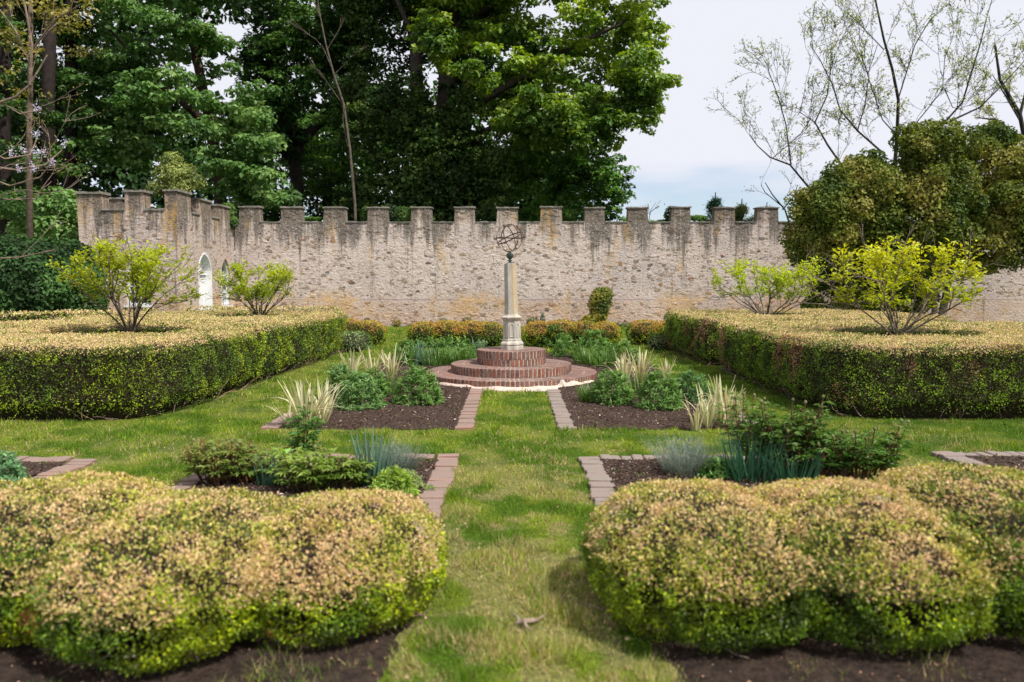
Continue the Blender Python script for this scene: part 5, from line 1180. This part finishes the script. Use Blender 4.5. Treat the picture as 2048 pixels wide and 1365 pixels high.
# slim leaning bare tree in front of the wood, px 650..710
mb = MB(); tips = []; Y = 31.5; bc = (.14, .115, .09)
tr_ = [at(712, 430, Y)*np.array([1, 1, 0]), at(710, 410, Y), at(700, 300, Y), at(688, 210, Y), at(668, 150, Y), at(652, 90, Y), at(640, 30, Y), at(632, -20, Y)]
root = empty('bare_sapling', tuple(tr_[0]), 'slim pale nearly bare leaning tree in front of the dark wood', 'tree', None)
mb.tube(tr_, np.linspace(.06, .014, len(tr_)), 6, col=bc, cap=False)
for a, b in (((690, 215), (610, 120)), ((665, 140), (590, 20)), ((655, 100), (680, 20)), ((650, 80), (610, 0)), ((700, 300), (660, 210)), ((668, 150), (712, 60))):
    p0, p1 = at(*a, Y), at(*b, Y); L_ = np.linalg.norm(p1-p0); branch(mb, p0, p1-p0, L_*.5, .015, 2, tips, .5, .12, .03, (2, 3), .6, 4, bc, .004)
o = mb.build('trunk', M_bark, root); o.location = -np.array(root.location)

# ---- spring trees with thin leaf at right
def thin_tree(name, label, Y, trunk, limbs, seed, bark=(.045, .040, .034), leafcol=(.30, .34, .12), dens=5, twig=.7, lsz=.10, group='thinly leaved trees behind the wall', r0=.22, depth=2, flower=None, minr=.009, lr=1.0):
    global RNG
    kr = RNG; RNG = np.random.default_rng(seed); random.seed(seed); root = empty(name, tuple(at(trunk[0][0], 640, Y)*np.array([1, 1, 0])), label, 'tree', group); inv = -np.array(root.location); mb = MB(); tips = []
    P = [at(x, y, Y) for x, y in trunk]; 
    if trunk[0][1] > 300 and name != 'blossoming_tree': P = [np.array([P[0][0], P[0][1], 0])]+P
    mb.tube(P, np.linspace(r0, r0*.3, len(P)), 7, col=bark, cap=False)
    allb = [(trunk, r0*.6)]+[(l, r) for l, r in limbs]
    for li, (l, r) in enumerate(limbs):
        r = r*lr
        off = random.uniform(-1.2, 1.2); Pl = [at(x, y, Y+off*i/len(l)) for i, (x, y) in enumerate(l)]; mb.tube(Pl, np.linspace(r, max(r*.25, .012), len(Pl)), 6, col=bark, cap=False)
        Pl = np.array(Pl)
        for i in range(len(Pl)-1):
            d = Pl[i+1]-Pl[i]; L_ = np.linalg.norm(d); m_ = max(1, int(L_*twig*2.2))
            for k in range(m_):
                q = Pl[i]+d*random.random(); dd = d/L_+RNG.normal(size=3)*.6+np.array([0, 0, .45]); branch(mb, q, dd, random.uniform(.6, 1.25)*(.7+.3*twig), max(r*.20, minr*1.3), depth, tips, .6, .14, .04, (2, 3), .62, 4, bark, minr, True)
        tips.append((Pl[-1], nrm((Pl[-1]-Pl[-2])[None])[0]))
    T = np.array([t[0] for t in tips]); n = len(T); lf = MB()
    for k in range(dens):
        Pq = T+RNG.normal(size=(n, 3))*.07; D = rdir(n, .3); leaves(lf, Pq, D, rdir(n, .5), lsz*(.6+.7*RNG.random(n)), lsz*.45, jit(np.tile(leafcol, (n, 1)), .22), .3)
    o = mb.build('branches', M_bark, root); o.location = inv; o = lf.build('crown', M_leafthin, root); o.location = inv
    RNG = kr; return root
thin_tree('walnut_tree', 'spreading spring tree with thin new leaves behind the arborvitae at right', 32, [(1790, 330), (1794, 280), (1797, 200), (1785, 140), (1768, 80), (1755, 20), (1745, -30)],
 [([(1620, 378), (1580, 330), (1540, 315), (1515, 292), (1500, 270)], .10), ([(1582, 330), (1572, 250), (1555, 190), (1540, 150), (1533, 130)], .07), ([(1690, 340), (1655, 290), (1630, 245), (1655, 190), (1662, 130), (1700, 110)], .10), ([(1770, 310), (1715, 262), (1680, 220), (1665, 170), (1640, 120), (1620, 90)], .10),
  ([(1715, 262), (1730, 210), (1738, 150), (1720, 110), (1695, 60)], .06), ([(1792, 270), (1765, 240), (1735, 150), (1755, 90)], .06), ([(1796, 200), (1830, 90), (1860, 40), (1885, 20)], .06), ([(1768, 100), (1730, 60), (1700, 30)], .05),
  ([(1885, 250), (1925, 205), (1960, 90), (1975, 30), (1990, -20)], .10), ([(1885, 250), (1960, 215), (2010, 165), (2060, 110)], .09), ([(1800, 285), (1850, 225), (1885, 180), (1890, 110)], .05), ([(1630, 245), (1600, 225), (1610, 180)], .05), ([(1890, 180), (1905, 215), (1925, 220)], .05), ([(1545, 317), (1600, 270), (1620, 240)], .04)], 41, r0=.09, dens=1, lsz=.11, leafcol=(.30, .36, .10), twig=1.05, depth=3, minr=.007, lr=.46)
thin_tree('walnut_tree', 'second thin leaved tree at the right edge beyond the arborvitae', 36, [(2060, 330), (2040, 230), (2000, 160), (1990, 90)], [([(2050, 280), (1990, 240), (1950, 235)], .08), ([(2040, 230), (2060, 150), (2050, 80)], .08), ([(2040, 240), (2010, 190), (1985, 150)], .06)], 43, r0=.14, dens=7, leafcol=(.30, .33, .08))
thin_tree('young_walnut_tree', 'small thin leaved tree just above the wall left of the arborvitae', 33, [(1580, 450), (1570, 420), (1545, 390), (1530, 365)], [([(1575, 440), (1600, 400), (1620, 385)], .03), ([(1565, 420), (1590, 390), (1595, 370)], .03), ([(1560, 410), (1530, 385), (1522, 370)], .02)], 44, r0=.05, dens=3, lsz=.07, depth=1, minr=.006)
thin_tree('bare_sapling', 'single thin sprig rising between two merlons against the sky', 31, [(1296, 450), (1302, 420), (1312, 405)], [([(1300, 425), (1318, 412)], .012), ([(1299, 430), (1296, 408)], .01)], 45, r0=.02, dens=3, lsz=.08, depth=0, twig=.1, minr=.005)
# blossoming paulownia-like branches at the left edge
bt = thin_tree('blossoming_tree', 'nearly bare tree with arching branches and pale lilac blossoms at the left edge', 16, [(-60, 520), (-40, 330), (-20, 250), (0, 205), (30, 195), (60, 170), (95, 110)], [([(-40, 330), (30, 340), (90, 330), (125, 300)], .022), ([(-40, 350), (20, 372), (80, 355), (105, 325)], .018), ([(-30, 300), (10, 318), (60, 310), (75, 275)], .018), ([(-40, 390), (20, 400), (70, 398), (78, 390)], .016), ([(0, 205), (40, 228), (85, 220)], .014), ([(-60, 520), (40, 515), (110, 500)], .014), ([(60, 170), (64, 90), (50, 10), (30, -40)], .03), ([(62, 130), (30, 60), (0, 20)], .02), ([(64, 100), (110, 40), (160, 10)], .02)], 46, bark=(.27, .20, .155), leafcol=(.26, .25, .06), r0=.05, dens=2, twig=.25, lsz=.05, depth=1, minr=.004)
mb = MB()
for (x, y) in ((73, 270), (45, 302), (88, 305), (129, 287), (72, 308), (103, 327), (22, 305), (66, 337), (38, 338), (73, 215)):
    c = at(x, y, 15.9); n = 26; P = c+RNG.normal(size=(n, 3))*np.array([.032, .032, .045]); leaves(mb, P, rdir(n, .4), rdir(n), .045, .028, jit(np.tile((.60, .55, .68), (n, 1)), .12), .5)
o = mb.build('blossom', M_leafthin, bt); o.location = -np.array(bt.location)
# yellowish thin foliage at top left
big_tree('yellow_green_tree', 'sparse yellow green foliage hanging in at the top left corner', cloud_puffs(-20, 170, -60, 110, 22, 16, .6, 93, None, 1.2, .5) + cloud_puffs(-20, 110, 100, 190, 22, 5, .5, 94, None, 1, .5), tree_cols((.20, .19, .04), (.32, .28, .07), (.12, .12, .03), 1, 30, .2), 30, .11, [foot(60, 23), at(58, 300, 23), at(62, 100, 23), at(60, -80, 23)], (.10, .05), barkc=(.16, .12, .09), shell=.9)

# things rising above the wall
holly = tree_cols((.22, .27, .07), (.34, .38, .12), (.10, .14, .04), 2, 31, .18)
shrub('euonymus_shrub', [Pf(350, 350, 26, .75, .7, .45), Pf(345, 325, 26, .4, .5, .35), Pf(320, 375, 25.9, .45, .4, .3), Pf(385, 362, 26, .45, .4, .28), Pf(355, 372, 25.8, .5, .4, .3)], 'pale yellow green shrub rising behind the tallest gatehouse merlon', 'shrub', holly, 500, .075, shell=.6, stems=[([at(357, 640, 26)*np.array([1, 1, 0]), at(357, 400, 26), at(350, 350, 26)], .06, .03)])
cc = tree_cols((.07, .15, .10), (.11, .21, .13), (.04, .09, .06), 2, 33, .15)
def conifer(px, py0, py1, wpx, Y, label, cf=cc):
    root = empty('conifer', tuple(foot(px, Y)), label, 'conifer', 'conifers beyond the wall'); inv = -np.array(root.location); m = MB(); lf = MB(); b = foot(px, Y); t = at(px+6, py0, Y); m.tube([b, (b+t)/2, t], [.12, .08, .02], 6, col=(.06, .05, .04)); rs = random.Random(px); H = t[2]-at(px, py1, Y)[2]; n = 11
    for i in range(n):
        q = i/n; z = at(px, py1, Y)[2]-.3+H*q; r = wpx*mpp(Y)/2*(1.05-.75*q)*rs.uniform(.5, 1.3)
        for _ in range(4):
            a = rs.uniform(0, 6.3); c0 = np.array([b[0]+(t[0]-b[0])*q, b[1], z]); e = c0+np.array([math.cos(a)*r, math.sin(a)*r, r*.35]); m.tube([c0, e], [.025, .006], 4, col=(.06, .05, .04)); k = 90
            P = c0+(e-c0)*(RNG.random((k, 1))**.7)+RNG.normal(size=(k, 3))*.06; leaves(lf, P, nrm(e-c0+RNG.normal(size=(k, 3))*r*.7), rdir(k, 1), .14, .03, cf(P, P), .2)
    o = m.build('trunk', M_bark, root); o.location = inv; o = lf.build('crown', M_dark, root); o.location = inv
conifer(1425, 385, 450, 46, 34, 'blue green young conifer between two merlons against the sky')
conifer(1478, 398, 450, 50, 34, 'bushy conifer right of the taller blue green one', tree_cols((.10, .14, .05), (.18, .21, .07), (.05, .08, .03), 2, 3, .15))
conifer(1528, 405, 450, 34, 38, 'dark conifer peeping over the merlon nearest the arborvitae')
vc = tree_cols((.07, .16, .02), (.14, .25, .04), (.04, .09, .015), 2, 35, .18)
for pl_, lab in (([Pf(1338, 432, 30.1, .20, .2, .35), Pf(1325, 445, 30.1, .35, .2, .12)], 'bright vine climbing the left side of a merlon against the sky'), ([Pf(1300, 446, 30.1, .3, .2, .1), Pf(1420, 446, 30.2, .5, .2, .14), Pf(1395, 436, 30.4, .35, .2, .12)], 'low weeds growing on top of the wall against the sky'),
                 ([Pf(783+i*11, 428+(i % 2)*7, 30.0, .42, .25, .32) for i in range(6)]+[Pf(734, 430, 29.9, .24, .2, .36), Pf(776, 422, 29.9, .18, .15, .30), Pf(845, 430, 29.9, .16, .2, .25)], 'ivy heaped over the wall top beside the fourth merlon'), ([Pf(455, 420, 29.2, .28, .2, .3), Pf(466, 445, 29.2, .2, .2, .25), Pf(450, 460, 29.2, .2, .2, .1)], 'bright climber hanging in the corner where wall meets gatehouse'),
                 ([Pf(615+i*10, 438, 30.1, .2, .2, .08) for i in range(3)], 'short pale sprig on the wall top between two merlons')):
    shrub('wall_top_ivy', pl_, lab, 'ivy', vc if 'heaped' not in lab else tree_cols((.045, .10, .015), (.09, .17, .03), (.02, .05, .01), 2, 36, .2), 900, .075, group='climbers on the wall')
